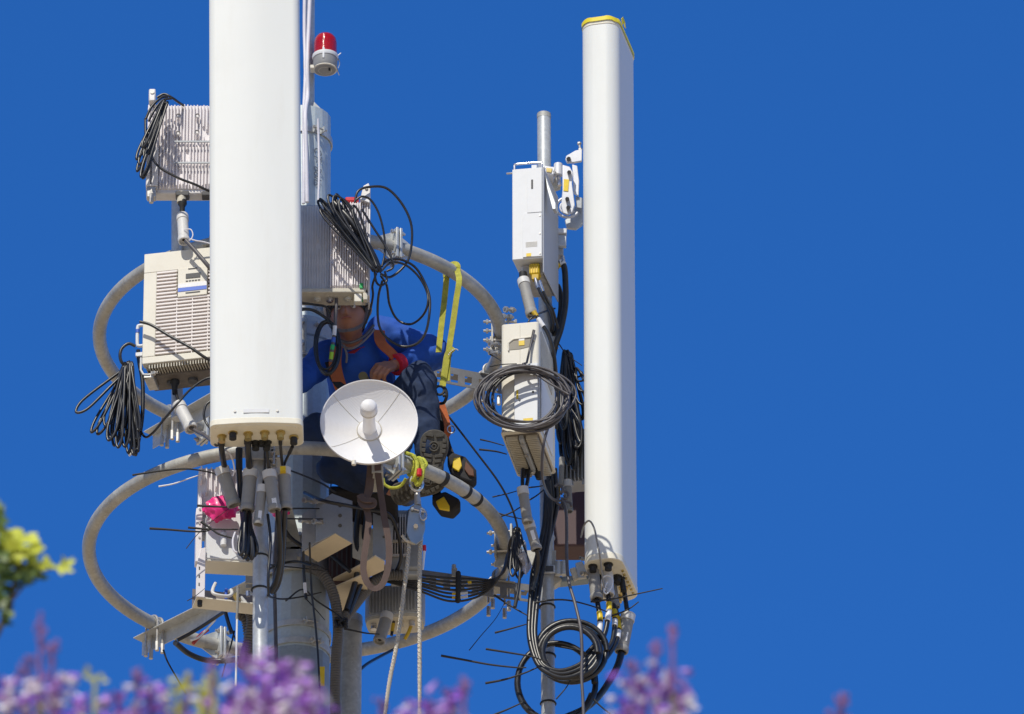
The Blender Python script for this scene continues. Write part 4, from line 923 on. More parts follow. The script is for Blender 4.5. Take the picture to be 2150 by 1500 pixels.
cable('single black loop tying the left hank to the cream cabinet clip',[(284,727,-1.03),(270,722,-1.03),(256,732,-1.03),(252,748,-1.03),(258,764,-1.02),(276,770,-1.0)],3.4)
cable('thick black cable beside the right edge of the left hank',[(290,735,-.99),(292,760,-.98),(299,800,-.98),(300,850,-.98),(297,890,-.98),(290,930,-.99),(284,956,-1.0)],4.2)
# white metal tips
cable('shiny cable end poking out at the foot of the left hank',[(292,918,-1.02),(288,935,-1.02),(278,950,-1.02),(271,957,-1.02)],2.8,TWHT)
# centre hank over the radio
hank('big black cable hank thrown over the top of the centre finned radio',(792,566),
 [(668,422,8),(690,410,10),(672,440,6),(702,412,14),(715,418,12),(683,430,11),(722,425,8),(706,408,6),(742,432,7),(672,418,4),(694,450,5)],-1.07,2.5,seed=7,spread=10,yj=.05)
cable('tight black bundle of cables slanting over the right edge of the centre radio',[(700,425,-1.07),(735,462,-1.09),(765,505,-1.08),(785,540,-1.06),(797,572,-1.03)],7,k=8)
cable('black bundle strand curving from the radio top to the knot',[(690,428,-1.07),(715,470,-1.09),(752,520,-1.1),(790,560,-1.06)],5)
cable('large single black loop rising high right of the centre radio',[(745,425,-1.03),(752,402,-1.03),(775,393,-1.02),(812,396,-1.0),(845,430,-.98),(864,475,-.96),(862,530,-.94),(848,560,-.93),(820,582,-.94),(800,576,-1.0)],2.7)
cable('smaller black loop inside the high loop by the centre radio',[(748,420,-1.05),(760,413,-1.05),(778,420,-1.04),(795,448,-1.03),(806,490,-1.01),(808,530,-1.0),(802,560,-1.0)],2.4)
cable('black cable crossing over the ring flange beside the centre radio',[(760,440,-1.05),(785,480,-1.04),(808,515,-1.03),(823,545,-1.03),(825,562,-1.02),(812,570,-1.02)],2.4)
cable('outer black loop hanging right of the worker shoulder',[(795,565,-1.0),(815,547,-.98),(840,545,-.95),(870,560,-.92),(890,590,-.9),(902,625,-.9),(901,665,-.9),(893,700,-.88),(875,722,-.86),(845,728,-.84),(815,712,-.84),(798,690,-.86),(793,660,-.88),(795,620,-.92),(803,590,-.97)],2.7)
cable('inner black loop resting on the worker shoulder',[(798,572,-1.0),(820,552,-.98),(850,556,-.95),(878,580,-.92),(896,612,-.9),(898,640,-.9),(886,665,-.86),(862,681,-.8),(835,672,-.78),(818,640,-.84),(812,600,-.93),(800,580,-1.0)],2.5)
cable('short black curl under the cable knot by the radio',[(786,568,-1.02),(790,592,-1.0),(800,600,-1.0),(812,590,-.99),(808,570,-1.0)],2.4)
cable('black cable dropping from the knot behind the worker collar',[(790,575,-1.0),(782,600,-.95),(783,622,-.9),(775,660,-.85),(762,690,-.8)],2.4)
coil('black cable coil hanging in the shadow left of the worker chest',(686,728),-.86,24,52,5,2.6,seed=4,jit=.14,yw=.05)
cable('black cable arching from behind the big antenna to the coil by the worker',[(625,652,-.95),(650,650,-.93),(672,660,-.9),(694,678,-.88),(700,700,-.86)],3.2)
cable('thin black cable under the port shelf of the centre radio',[(628,636,-.93),(660,640,-.92),(685,645,-.92),(694,662,-.9)],2.6)
# beige coil on right radio
coil('coil of thin dark cable hung around the beige right radio',(1098,836),-.70,92,62,9,2.4,m=GCAB,seed=12,jit=.15,yw=.07,tails=([(1122,694,-.66),(1113,730,-.66),(1106,762,-.68),(1102,770,-.7)],None))
coil('second coil of dark cable tangled on the beige right radio',(1105,838),-.66,84,58,4,2.4,seed=15,jit=.13,yw=.05)
tie('straight black tie standing out above the coil on the beige radio',[(1120,693,-.66),(1112,730,-.66),(1103,768,-.7)],1.9)
tie('black tie crossing left of the coil top on the beige radio',[(1028,770,-.7),(1050,766,-.7),(1085,764,-.7)],1.6)
tie('short black tie by the two big bolts left of the beige radio',[(1028,744,-.3),(1040,750,-.3),(1052,758,-.35)],1.8)
cable('dark cable hanging from the coil past the underside of the beige radio',[(1168,850,-.62),(1155,885,-.66),(1142,930,-.66),(1138,975,-.6),(1140,1010,-.5),(1152,1040,-.3),(1170,1052,-.2),(1186,1048,-.15),(1185,1040,-.15)],3.0,GCAB)
# ---- cables on right pipe
cable('thick black feeder bending down beside the upper right pipe',[(1160,590,-.08),(1165,565,-.08),(1175,553,-.08),(1184,560,-.08),(1187,590,-.08),(1187,640,-.08),(1178,690,-.08),(1165,730,-.06),(1160,770,.0),(1165,820,.05)],6.5,bands=((.13,.20,TYEL,'yellow_tape'),(.235,.265,TWHT,'white_tape'),(.285,.32,TWHT,'white_tape')))
cable('second thick black feeder close behind the first one',[(1163,620,-.04),(1170,600,-.04),(1177,620,-.04),(1176,660,-.04),(1166,700,-.03),(1156,720,.0),(1160,760,.05)],5.5)
cable('third black feeder close to the upper right pipe',[(1150,640,-.07),(1158,660,-.07),(1160,690,-.06),(1152,720,.02),(1160,780,.06)],5)
cable('black feeder with yellow and white tape behind the beige radio',[(1120,655,-.42),(1127,665,-.42),(1137,680,-.42),(1150,700,-.41),(1160,730,-.38),(1166,770,-.33),(1170,830,-.22),(1168,900,-.1)],4.2,bands=((.0,.16,mat('amber',(.55,.36,.02)),'yellow_tape'),(.20,.34,TWHT,'white_tape')))
cable('thin black tie cable stretched from the pipe to the grey sleeve',[(1165,648,-.1),(1145,654,-.2),(1125,662,-.42),(1112,672,-.45),(1108,682,-.45)],2)
tie('thin black wire hanging right above the shaded cable hank',[(1165,712,-.05),(1176,726,-.05),(1190,745,-.05),(1222,768,-.05)],1.5)
hank('big shaded hank of black cables between the right pipe and the right antenna',(1190,742),
 [(1178,930,8),(1190,950,9),(1200,962,7),(1210,940,8),(1216,955,6),(1184,900,7),(1198,925,9),(1208,890,8),(1214,905,6),(1180,960,5),(1194,975,7),(1205,985,6),(1175,885,5),(1220,930,6),(1222,880,6)],.06,4.0,seed=21,spread=9,yj=.10)
hank('thin black loops above the shaded hank on the right',(1205,775),[(1222,800,8),(1226,822,9),(1218,790,7),(1224,850,8)],.0,2.2,seed=22,spread=6)
cable('white cable loop hanging below the shaded hank',[(1200,860,-.02),(1213,880,-.04),(1221,900,-.04),(1220,930,-.04),(1212,940,-.04),(1208,925,-.04)],2.0)
f=Fr((1180,1008),.16,(1240,1004)); 
t=thing('radio_unit','shaded finned radio half hidden behind the right antenna','radio unit',f(.05,.05,0))
part('housing',MB().box((0,.02,0),(.16,.12,.27),f.M),ALUD,t,bevel=.004)
mb=MB()
for k in range(9): mb.box((.004+k*.017,-.012,.0),(.009+k*.017,.0195,.26),f.M)
part('heat_sink',mb,ALUD,t,smooth=0)
part('lug',MB().box((.03,.0,-.03),(.05,.02,-.001),f.M),ALUD,t); part('lug',MB().box((.09,.0,-.03),(.11,.02,-.001),f.M),ALUD,t)
boot('dark sleeve under the shaded radio right of the pipe',(1191,1012,.05),(1194,1075,.05),9)
boot('narrow sleeve close to the pipe under the shaded radio',(1180,962,.03),(1177,1020,.03),6,collar=False)
t=thing('cable_plug','amber connector under the shaded radio beside the right pipe','plug',P(1171,1030,.0)); a=P(1171,1032,-.02)
part('body',MB().box((a.x-.012,a.y-.01,a.z-.03),(a.x+.012,a.y+.015,a.z+.02)),mat('amber',(.55,.36,.02)),t,bevel=.003)
for k in (-1,0,1): part('rib',MB().box((a.x-.002+k*.008,a.y-.014,a.z-.028),(a.x+.001+k*.008,a.y-.0105,a.z+.015)),BLACKM,t)
# second antenna seen from behind (shade put into its dark colour)
t=thing('panel_antenna','shade-darkened rear antenna cover peeking out left of the right antenna foot','antenna',P(1200,1147,.40))
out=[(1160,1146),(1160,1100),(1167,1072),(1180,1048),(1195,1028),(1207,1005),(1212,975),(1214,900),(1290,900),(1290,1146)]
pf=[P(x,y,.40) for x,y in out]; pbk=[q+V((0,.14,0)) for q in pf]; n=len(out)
part('cover',MB().add(pf+pbk,[tuple(range(n)),tuple(range(2*n-1,n-1,-1))]+[(i,i+n,(i+1)%n+n,(i+1)%n) for i in range(n)]),SHADEBK,t,bevel=.01)
part('bracket',MB().tube([P(1160,1130,.42),P(1150,1130,.0)],.015,10),GALV,t)
# scissor bracket at the top of the right antenna
t=thing('tilt_bracket','white hinged tilt bracket joining the right pipe to the right antenna top','bracket',P(1165,360,-.05))
def plate(pts,Y,th,m,name,par=None,bev=.003):
    a=[P(x,y,Y) for x,y in pts]; b=[q+V((0,th,0)) for q in a]; n=len(a)
    return part(name,MB().add(a+b,[tuple(range(n)),tuple(range(2*n-1,n-1,-1))]+[(i,i+n,(i+1)%n+n,(i+1)%n) for i in range(n)]),m,par or t,bevel=bev)
BW=mat('bracket_white',(.72,.72,.75),.4,metal=.2,var=.06,dirt=.2,dirtc=(.4,.38,.36))
plate([(1143,348),(1166,351),(1162,367),(1145,364)],-.10,.10,BW,'pipe_clamp'); plate([(1147,352),(1160,354),(1158,363),(1147,361)],-.104,.003,BRASS,'clamp_window')
part('bolt',MB().hexbolt(P(1140,356,-.09),P(1172,366,-.09),.012,.012),BOLT,t)
part('pivot_block',MB().tube([P(1172,345,-.06),P(1172,370,-.06)],.020,18),BW,t,bevel=.003); part('pivot_bolt',MB().tube([P(1173,370,-.06),P(1175,390,-.06)],.010,8),CHROME,t)
plate([(1166,367),(1178,392),(1160,398),(1158,378)],-.02,.03,BEIGED,'gusset')
a1=plate([(1181,346),(1196,350),(1203,362),(1201,385),(1207,430),(1202,446),(1192,451),(1182,447),(1178,432),(1181,400)],-.10,.012,BW,'tilt_arm')
plate([(1184,376),(1195,377),(1193,402),(1183,401)],-.103,.003,TYEL,'yellow_label',a1,.0005)
for x,y in ((1195,362),(1191,418),(1193,436)): part('bolt',MB().tube([P(x,y,-.125),P(x,y,-.09)],.010,6),DGREY,a1)
plate([(1201,345),(1212,348),(1216,380),(1215,412),(1204,405),(1203,370)],-.06,.012,BW,'link_arm')
cc=P(1192,436,-.075); part('slotted_arc',MB().tube([cc+V((.052*cos(a),0,.052*sin(a))) for a in [radians(100+12*k) for k in range(20)]],.0065,10),BW,t); part('slotted_arc',MB().tube([cc+V((.034*cos(a),0,.034*sin(a))) for a in [radians(100+12*k) for k in range(20)]],.0045,10),BW,t)
a2=plate([(1187,334),(1189,327),(1208,316),(1222,313),(1222,338),(1205,341),(1190,341)],-.05,.014,BW,'top_hinge'); part('bolt',MB().tube([P(1194,334,-.08),P(1194,334,-.04)],.011,6),DGREY,a2)
part('bolt',MB().hexbolt(P(1216,300,-.04),P(1219,320,-.04),.010,.008),BOLT,a2)
plate([(1186,462),(1196,455),(1204,440),(1215,420),(1224,415),(1224,470),(1210,480),(1190,478)],-.0,.02,GALVB,'lower_hinge')
plate([(1208,412),(1222,415),(1222,438),(1210,436)],-.045,.02,ALUD,'spacer')
# lower bracket
t=thing('tilt_bracket','bright clamp bracket joining the right pipe to the right antenna foot','bracket',P(1165,1200,-.05))
part('pipe_clamp',MB().box((P(1142,1200,-.1).x,-.085,P(1140,1196,-.08).z-.02),(P(1166,1200,-.1).x,-.075,P(1140,1196,-.08).z+.022)),GALVB,t,bevel=.003)
part('clamp_window',MB().box((P(1145,1200,-.1).x,-.088,P(1140,1196,-.08).z-.013),(P(1162,1200,-.1).x,-.0855,P(1140,1196,-.08).z+.014)),DGREY,t)
plate([(1150,1202),(1172,1204),(1180,1218),(1165,1228),(1150,1214)],-.03,.05,BEIGED,'gusset')
for x in (1172,1184): part('spacer_tube',MB().tube([P(x,1180,-.06),P(x,1208,-.06)],.014,14),GALVB,t)
plate([(1160,1212),(1236,1206),(1236,1216),(1162,1224)],-.02,.05,mat('dull_zinc',(.3,.36,.40),.5,metal=.3),'cross_plate')
plate([(1196,1194),(1208,1190),(1214,1214),(1206,1218)],-.06,.02,BEIGED,'gusset')
plate([(1208,1182),(1222,1178),(1232,1195),(1232,1212),(1212,1214)],-.05,.02,GALVB,'antenna_lug')
part('bolt',MB().hexbolt(P(1220,1204,-.10),P(1234,1207,-.08),.012,.010),BOLT,t); part('bolt',MB().hexbolt(P(1218,1172,-.10),P(1228,1176,-.08),.010,.010),BOLT,t)
# ---- bottom of right antenna : sleeves and cables
boot('left grey sleeve under the foot of the right antenna',(1244,1188,-.12),(1253,1260,-.14),12.5)
boot('pale sleeve with a white loop under the right antenna foot',(1274,1180,-.10),(1277,1250,-.12),12.5,BOOTL)
boot('darker sleeve behind the pale one under the right antenna foot',(1283,1215,-.02),(1292,1276,-.03),10)
boot('long dark sleeve leaning right below the right antenna',(1319,1292,-.06),(1304,1370,-.06),14,tagp=.55)
cable('white wire loop tied to the pale sleeve under the right antenna',[(1271,1240,-.16),(1264,1225,-.16),(1266,1213,-.16),(1277,1209,-.16),(1286,1217,-.16),(1284,1233,-.16),(1274,1247,-.16),(1268,1240,-.16),(1275,1222,-.16)],1.7,TWHT)
cable('grey brown cable looped over the foot of the right antenna',[(1220,1128,-.12),(1226,1104,-.24),(1237,1094,-.27),(1247,1108,-.275),(1254,1138,-.275),(1259,1165,-.27),(1262,1190,-.22),(1266,1220,-.18),(1272,1250,-.14)],2.0,BOOT)
hook=[(1192,1010),(1190,1060)]
cT=(('leftmost taped cable under the right antenna sleeves',[(1253,1258,-.14),(1257,1280,-.15),(1260,1300,-.16),(1258,1328,-.18),(1250,1352,-.2),(1230,1375,-.22)],((.28,.46,TYEL,'yellow_tape'),(.47,.63,TWHT,'white_tape'))),
 ('second taped cable under the right antenna sleeves',[(1277,1250,-.12),(1279,1275,-.14),(1276,1300,-.16),(1270,1330,-.18),(1255,1360,-.2),(1232,1385,-.22)],((.14,.28,TYEL,'yellow_tape'),(.29,.46,TWHT,'white_tape'))),
 ('third taped cable under the right antenna sleeves',[(1288,1270,-.05),(1291,1295,-.08),(1290,1320,-.12),(1284,1350,-.16),(1262,1378,-.2),(1238,1398,-.22)],((.12,.26,TYEL,'yellow_tape'),(.27,.38,TWHT,'white_tape'))),
 ('rightmost taped cable under the right antenna sleeves',[(1293,1280,-.05),(1298,1305,-.06),(1298,1330,-.1),(1292,1352,-.14),(1272,1382,-.18),(1245,1405,-.22)],((.16,.36,TYEL,'yellow_tape'),(.37,.50,TWHT,'white_tape'))))
for l,p_,b_ in cT: cable(l,p_,5.2,bands=b_)
cable('black lead from the right antenna to the leaning dark sleeve',[(1303,1205,.02),(1310,1240,.0),(1314,1265,-.03),(1318,1292,-.06)],5)
cable('thick cable curving down from the leaning dark sleeve to the lower coil',[(1305,1368,-.06),(1298,1395,-.07),(1280,1430,-.1),(1255,1465,-.12),(1225,1490,-.14),(1185,1508,-.15)],7.5)
for k,(px,py) in enumerate(((1292,1190),(1303,1205))):
    t=thing('cable_plug',['left black angled plug in the underside of the right antenna','right black angled plug in the underside of the right antenna'][k],'plug',P(px,py,-.05)); a=P(px,py,-.05)
    part('body',MB().box((a.x-.018,a.y-.02,a.z-.035),(a.x+.018,a.y+.02,a.z+.03)),BLACKM,t,bevel=.005); part('tail',MB().tube([a+V((.006,0,-.036)),a+V((.014,0,-.09))],.013,12),BLACKM,t)
# feeders down the right pipe and coils
for i,(off_,r_) in enumerate(((0,5.6),(9,5.2),(17,5.0))):
    cable(['outermost of three thick black feeders running down the right pipe','middle of three thick black feeders running down the right pipe','innermost of three thick black feeders running down the right pipe'][i],
    [(1148+off_*.3,1010,-.10),(1146+off_*.6,1060,-.12),(1142+off_*.7,1110,-.14),(1128+off_,1170,-.17),(1118+off_,1220,-.2),(1112+off_*.8,1290,-.22),(1112+off_*.7,1340,-.24),(1124+off_*.6,1385,-.26),(1142+off_*.5,1408-off_*.3,-.27),(1180,1424-off_*.9,-.27),(1222-off_*.4,1412-off_*.9,-.26),(1252-off_,1378,-.25)],r_,group='three thick feeders on the right pipe')
for i,(x_,r_) in enumerate(((1158,4.5),(1166,4.2),(1150,4.0))):
    cable(['black feeder dropping from behind the beige radio down the right pipe','second black feeder dropping behind the beige radio nearer the right antenna','thin black feeder close against the right pipe under the beige radio'][i],
    [(x_,985,-.06),(x_+2,1020,-.08),(x_+4,1060,-.09),(x_-4,1100,-.11),(x_-18,1150,-.14),(x_-32,1200,-.16),(x_-36,1240,-.18)],r_)
coil('upper thick black cable coil hanging around the right pipe',(1197,1370),-.24,62,56,3,6.4,seed=31,jit=.06,yw=.06)
coil('outer turns of the upper black coil on the right pipe',(1200,1368),-.20,72,62,2,5.6,seed=33,jit=.05,yw=.04)
coil('lower thick black cable coil cut off by the picture bottom',(1166,1432),-.16,80,82,2,6.4,seed=35,jit=.04,yw=.05)
cable('thin grey cable hanging straight down past the upper coil',[(1180,1050,-.2),(1188,1070,-.22),(1190,1110,-.24),(1190,1170,-.26),(1194,1220,-.28),(1208,1270,-.3),(1219,1320,-.32),(1222,1370,-.32),(1221,1420,-.32),(1224,1470,-.32),(1226,1520,-.32)],3.4,GCAB)
for i,(cx,cy,a0) in enumerate(((1178,1052,0),(1190,1062,2),(1184,1040,4))):
    cable(['left curl of grey wire in the knot beside the right pipe','right curl of grey wire in the knot beside the right pipe','top curl of grey wire in the knot beside the right pipe'][i],[(cx+10*cos(a0+k*.9),cy+8*sin(a0+k*.9),-.2) for k in range(6)],2.8,GCAB)
cable('hooked grey wire end above the amber connector',[(1164,1022,-.15),(1172,1018,-.15),(1181,1026,-.15),(1178,1038,-.15)],3,GCAB)
# sleeves left of the pipe
boot('upper long grey sleeve left of the pipe under the beige radio',(1097,1026,-.42),(1108,1098,-.40),11)
boot('lower long grey sleeve left of the pipe under the beige radio',(1110,1098,-.36),(1127,1155,-.34),11,tagp=.45)
cable('left black lead between the beige radio ports and the grey sleeve',[(1098,985,-.38),(1097,1005,-.4),(1097,1026,-.42)],4)
cable('right black lead between the beige radio ports and the grey sleeve',[(1110,988,-.36),(1108,1008,-.39),(1104,1028,-.42)],4)
cable('cable leaving the lower sleeve to join the feeders on the right pipe',[(1127,1153,-.34),(1130,1175,-.3),(1126,1205,-.26),(1117,1240,-.24)],5)
# clutter at the lower right clamp
hank('small black hank hanging on the lower right clamp',(1084,1110),[(1076,1210,6),(1090,1215,8),(1098,1205,7),(1070,1195,6),(1104,1190,6),(1084,1200,5)],-.22,2.4,seed=41,spread=8)
t=single('plastic_bag',MB(). add([P(x,y,Y) for x,y,Y in ((1090,1140,-.2),(1104,1138,-.22),(1108,1165,-.27),(1118,1190,-.22),(1104,1208,-.28),(1094,1196,-.24),(1088,1170,-.28),(1098,1160,-.31),(1103,1182,-.31))],[(0,1,7),(1,2,7),(0,7,6),(7,2,8),(7,8,6),(2,3,8),(3,4,8),(4,5,8),(5,6,8)]),CLEAR,'crumpled clear plastic scrap among cables at the lower right clamp','plastic scrap',smooth=0)
cable('black cable dropping from the lower right clamp to a small plug',[(1092,1160,-.26),(1092,1200,-.28),(1088,1240,-.28),(1081,1275,-.28)],3.2,bands=((.85,1,BLACKM,'plug'),))
cable('long thin cable slanting from the pouch to the lower right clamp',[(930,860,-.45),(950,885,-.45),(1000,950,-.42),(1045,1010,-.38),(1072,1060,-.32),(1086,1105,-.26),(1090,1150,-.24),(1105,1180,-.2)],2.2)
# black bundle on the lower slotted arm
for i in range(7):
    a=-.05+.018*i; r0=random.Random(i)
    cable(['upper cable of the bundle lying along the lower right arm','second cable of the bundle lying along the lower right arm','third cable of the bundle lying along the lower right arm','fourth cable of the bundle lying along the lower right arm','fifth cable of the bundle sagging under the lower right arm','sixth cable of the bundle sagging under the lower right arm','lowest cable of the bundle sagging under the lower right arm'][i],
    [(800,1200+i*3,-.05),(880,1208+i*5.5,-.04),(940,1214+i*8,-.02),(990,1216+i*7,-.02),(1030,1218+i*3,-.04),(1056,1204-i,-.10),(1066,1175-i*2,-.16),(1070+i*2,1140,-.2),(1084,1112,-.22)],2.5,group='black cables bundled along the lower right arm',
    bands=((.28,.31,TYEL,'yellow_tape'),(.32,.36,TWHT,'white_tape')) if i in (4,5) else (((.36,.39,TYEL,'yellow_tape'),) if i==1 else ()))
tp=[P(953,1195,-.06),P(970,1197,-.06),P(968,1262,-.06),P(952,1258,-.06)]
t=single('strap_tie',MB().tube([P(962,1204,-.10),P(962,1230,-.115),P(961,1262,-.10),P(962,1262,.06),P(963,1210,.06)],.012,10,closed=True),BLACKM,'broad black strap tying the cable bundle to the lower right arm','strap')
t=thing('clamp_bolt','upright clamp bolt standing on top of the lower right arm','bolt',P(953,1215,.10)); part('plate',MB().box((P(948,1200,.1).x,.09,P(950,1212,.1).z),(P(960,1200,.1).x,.10,P(950,1195,.1).z)),GALV,t,bevel=.001); part('bolt',MB().tube([P(953,1198,.095),P(953,1187,.095)],.010,8),BOLT,t)
# big feeder ties: long black tails
T=[('long thick cable tie tail at the bottom centre left of the lower coil',[(926,1377,-.3),(970,1385,-.3),(1030,1396,-.3),(1085,1402,-.3),(1105,1402,-.3)],2.6),
('cable tie tail just above the long thick one left of the coils',[(1020,1363,-.3),(1070,1371,-.3),(1120,1380,-.3),(1150,1392,-.3)],2.4),
('cable tie tail rising right at the left of the lower coil',[(1019,1435,-.26),(1060,1427,-.26),(1100,1414,-.26),(1128,1402,-.26)],2.6),
('cable tie tail beside the three feeders left of the upper coil',[(1039,1329,-.3),(1070,1321,-.3),(1105,1311,-.3)],2.3),
('tiny thin wire pointing down left from the lower right arm end',[(985,1366,-.2),(1010,1335,-.2),(1040,1300,-.2),(1062,1262,-.2)],1.1),
('cable tie tail running from the arm end to the feeders',[(1038,1250,-.2),(1065,1268,-.22),(1090,1283,-.24),(1108,1293,-.25)],2.3),
('cable tie tail at the bottom edge left of the lower coil',[(1035,1502,-.24),(1065,1490,-.24),(1098,1475,-.24)],2.4),
('cable tie tail at the bottom edge right of the lower coil',[(1246,1468,-.2),(1262,1484,-.2),(1285,1502,-.2)],2.2),
('cable tie crossing from the pipe to the taped cables',[(1122,1266,-.25),(1160,1260,-.25),(1195,1261,-.25),(1240,1272,-.22),(1275,1285,-.2)],2.3),
('long cable tie tail pointing right below the right antenna',[(1240,1264,-.16),(1285,1258,-.16),(1335,1248,-.16),(1391,1236,-.16)],2.1),
('short cable tie tail pointing up right beside the leaning sleeve',[(1262,1300,-.1),(1300,1288,-.1),(1322,1278,-.1),(1341,1264,-.1)],2.1),
('cable tie inside the upper coil on the right pipe',[(1165,1356,-.2),(1200,1363,-.2),(1238,1373,-.2)],2.4),
('thin cable tie tail inside the lower coil',[(1168,1468,-.25),(1188,1445,-.25),(1200,1425,-.25)],1.7),
('pale tipped tie tail left of the beige radio foot',[(1008,923,-.4),(1030,928,-.4),(1058,936,-.4)],1.9),
('thick cable tie tail left of the beige radio foot',[(1006,944,-.4),(1040,948,-.4),(1064,954,-.38)],2.4),
('thin tie tail under the beige radio on the left',[(1034,1044,-.4),(1065,1037,-.4),(1090,1030,-.4)],1.6),
('black tie tail between the ring and the upper grey sleeve',[(1040,1088,-.3),(1070,1078,-.3),(1098,1062,-.32)],2.2),
('second black tie tail between the ring and the upper grey sleeve',[(1034,1074,-.3),(1060,1082,-.3),(1095,1090,-.3)],2.0),
('short tie right of the grey sleeve near the right pipe',[(1110,1024,-.1),(1130,1022,-.1),(1150,1018,-.1)],1.8),
('diagonal tie right of the grey sleeve near the right pipe',[(1112,1050,-.1),(1128,1040,-.1),(1150,1022,-.1)],1.8),
('long black tie tail pointing far left from the pink bag',[(314,1110,-.95),(350,1112,-.95),(400,1116,-.95),(430,1116,-.95),(445,1110,-.95)],2.7),
('second black tie tail pointing left from the cables by the pink bag',[(395,1108,-.95),(430,1111,-.95),(470,1112,-.95),(500,1112,-.95)],2.5),
('curved black tie tail slanting down in front of the lower left radio',[(422,1096,-.98),(440,1108,-.98),(460,1122,-.98),(490,1131,-.98)],2.7),
('thin black wire pointing down left of the lower left radio',[(391,1152,-.95),(415,1122,-.95),(445,1095,-.95),(485,1065,-.95)],1.0),
('straight black tie over the top of the lower left radio',[(414,1062,-.98),(450,1064,-.98),(486,1065,-.98)],2.7),
('black tie tail over the left bow of the lower ring',[(278,998,-1.0),(330,990,-1.0),(380,985,-1.0),(420,988,-.98),(455,998,-.97),(465,1020,-.97),(478,1040,-.97)],2.2),
('thin wire under the lower left radio pointing down left',[(393,1262,-.9),(410,1252,-.9),(430,1236,-.9)],1.0),
('black tie tail hanging from the end of the lower left arm',[(343,1365,-.35),(352,1390,-.35),(372,1425,-.35),(391,1458,-.35)],2.1),
('black tie tail hanging between the lower left arm and the mast',[(492,1325,-.5),(485,1355,-.5),(476,1385,-.5),(466,1422,-.5)],2.0),
('black tie around the cables above the lower left arm',[(474,1262,-.55),(474,1285,-.55),(486,1320,-.55),(497,1350,-.55)],2.6),
('thin black wire pointing down across the mast right of the pipe',[(640,1255,-.3),(652,1268,-.3),(668,1286,-.3),(682,1302,-.3)],1.5),
('black tie tail on the mast pointing right to the slim post',[(722,1320,-.3),(745,1325,-.3),(770,1330,-.3),(797,1332,-.3)],2.3),
('black tie loop on the pipe in front of the mast',[(562,1250,-1.0),(575,1256,-.6),(600,1258,-.4),(640,1252,-.3),(675,1244,-.28)],2.4),
('black tie crossing the mast below the grey brackets',[(565,1186,-.9),(600,1190,-.5),(640,1194,-.35),(690,1200,-.3)],2.0),
('black tie stretched right of the grey sleeves over the mast',[(608,1068,-.8),(640,1068,-.6),(678,1068,-.5)],2.1),
('lower black tie stretched right of the sleeves over the mast',[(590,1089,-.8),(640,1090,-.6),(688,1090,-.5)],2.1)]
for l,p_,r_ in T: tie(l,p_,r_)
tie('white tie tail pointing left above the lower left radio',[(333,1022,-.95),(365,1016,-.95),(400,1004,-.95),(425,996,-.95)],1.8,TWHT)
# pipe bands of black tape
for px,py,Y,r_,l in ((546,1171,-.855,17,'upper black tie wrapped round the pipe in front of the mast'),(546,1239,-.855,17,'lower black tie wrapped round the pipe in front of the mast'),(1149,1275,-.03,15.5,'upper black tie wrapped round the right pipe'),(1150,1378,-.03,15.5,'middle black tie wrapped round the right pipe'),(1151,1478,-.03,15.5,'lowest black tie wrapped round the right pipe')):
    c=P(px,py,Y); single('cable_tie',MB().tube([c+V((cos(a)*pxm(r_),sin(a)*pxm(r_),0)) for a in [2*pi*i/28 for i in range(28)]],.0045,6,closed=True),BLACKM,l,'cable tie',smooth=60)
# ================================================================== clutter between the lower ring and the mast
def pl(parent,pts,Y,th,m,name,bev=.002,Ys=None):
    a=[P(x,y,(Ys[i] if Ys else Y)) for i,(x,y) in enumerate(pts)]; b=[q+V((0,th,0)) for q in a]; n=len(a)
    return part(name,MB().add(a+b,[tuple(range(n)),tuple(range(2*n-1,n-1,-1))]+[(i,i+n,(i+1)%n+n,(i+1)%n) for i in range(n)]),m,parent,bevel=bev)
# lower left radio
f=Fr((432,1173),-.84,(530,1178)); H=188*HPX
t=thing('radio_unit','finned radio at the lower left of the mast with a pink bag caught on it','radio unit',f(.1,.05,0),'finned remote radio units')
part('housing',MB().box((0,0,0),(.27,.125,H*.50),f.M),LGREY,t,bevel=.006)
part('back_plate',MB().box((-.035,.0425,H*.3),(.24,.10,H-.01),f.M),ALUD,t,bevel=.004)
finned(t,f,-.035,.16,H*.52,H,.03,9,.026,th=.008,m=ALUW,seed=14,gaps=.9)
part('side_strip',MB().box((-.045,-.005,-.02),(-.018,.05,H*.53),f.M),ALUW,t,bevel=.003)
for z in (.10,.17,.24): part('screw',MB().tube([f(-.030,-.010,z),f(-.030,-.004,z)],.005,8),BOLT,t)
pg=part('front_stud',MB().tube([f(.075,-.015,.06),f(.075,-.015,.12)],.014,12),LGREY,t)
part('stud_cap',MB().tube([f(.075,-.015,.12),f(.075,-.015,.135)],.010,12),BOLT,pg)
part('underside_plate',MB().box((.0,.004,-.008),(.27,.12,-.0005),f.M),BEIGE,t,bevel=.002)  # beige here paints ground bounce on the underside
t=thing('mounting_tray','folded sheet metal tray with a lit side plate under the lower left radio','bracket',P(425,1240,-.85))
g=Fr((413,1252),-.86,(520,1264))
part('side_plate',MB().prism([(-.004,-.004),(.035,-.004),(.035,.245),(.012,.235),(-.004,.14)],-.004,.004,g.M),ALUW,t,bevel=.002)
for z in (.05,.09,.13): part('slot',MB().box((.006,-.006,z),(.011,-.0042,z+.014),g.M),DGREY,t)
part('tray_floor',MB().box((.0,.005,-.004),(.30,.10,.002),g.M),BEIGE,t,bevel=.001)  # floor coloured beige for light bounced off the ground
part('tray_wall',MB().box((.0,.098,-.0),(.30,.104,.09),g.M),mat('dim_zinc',(.22,.19,.19),.5,metal=.2),t)
part('rubber_foot',MB().tube([g(.02,.03,-.005),g(.02,.03,-.03)],.011,10),BLACKM,t)
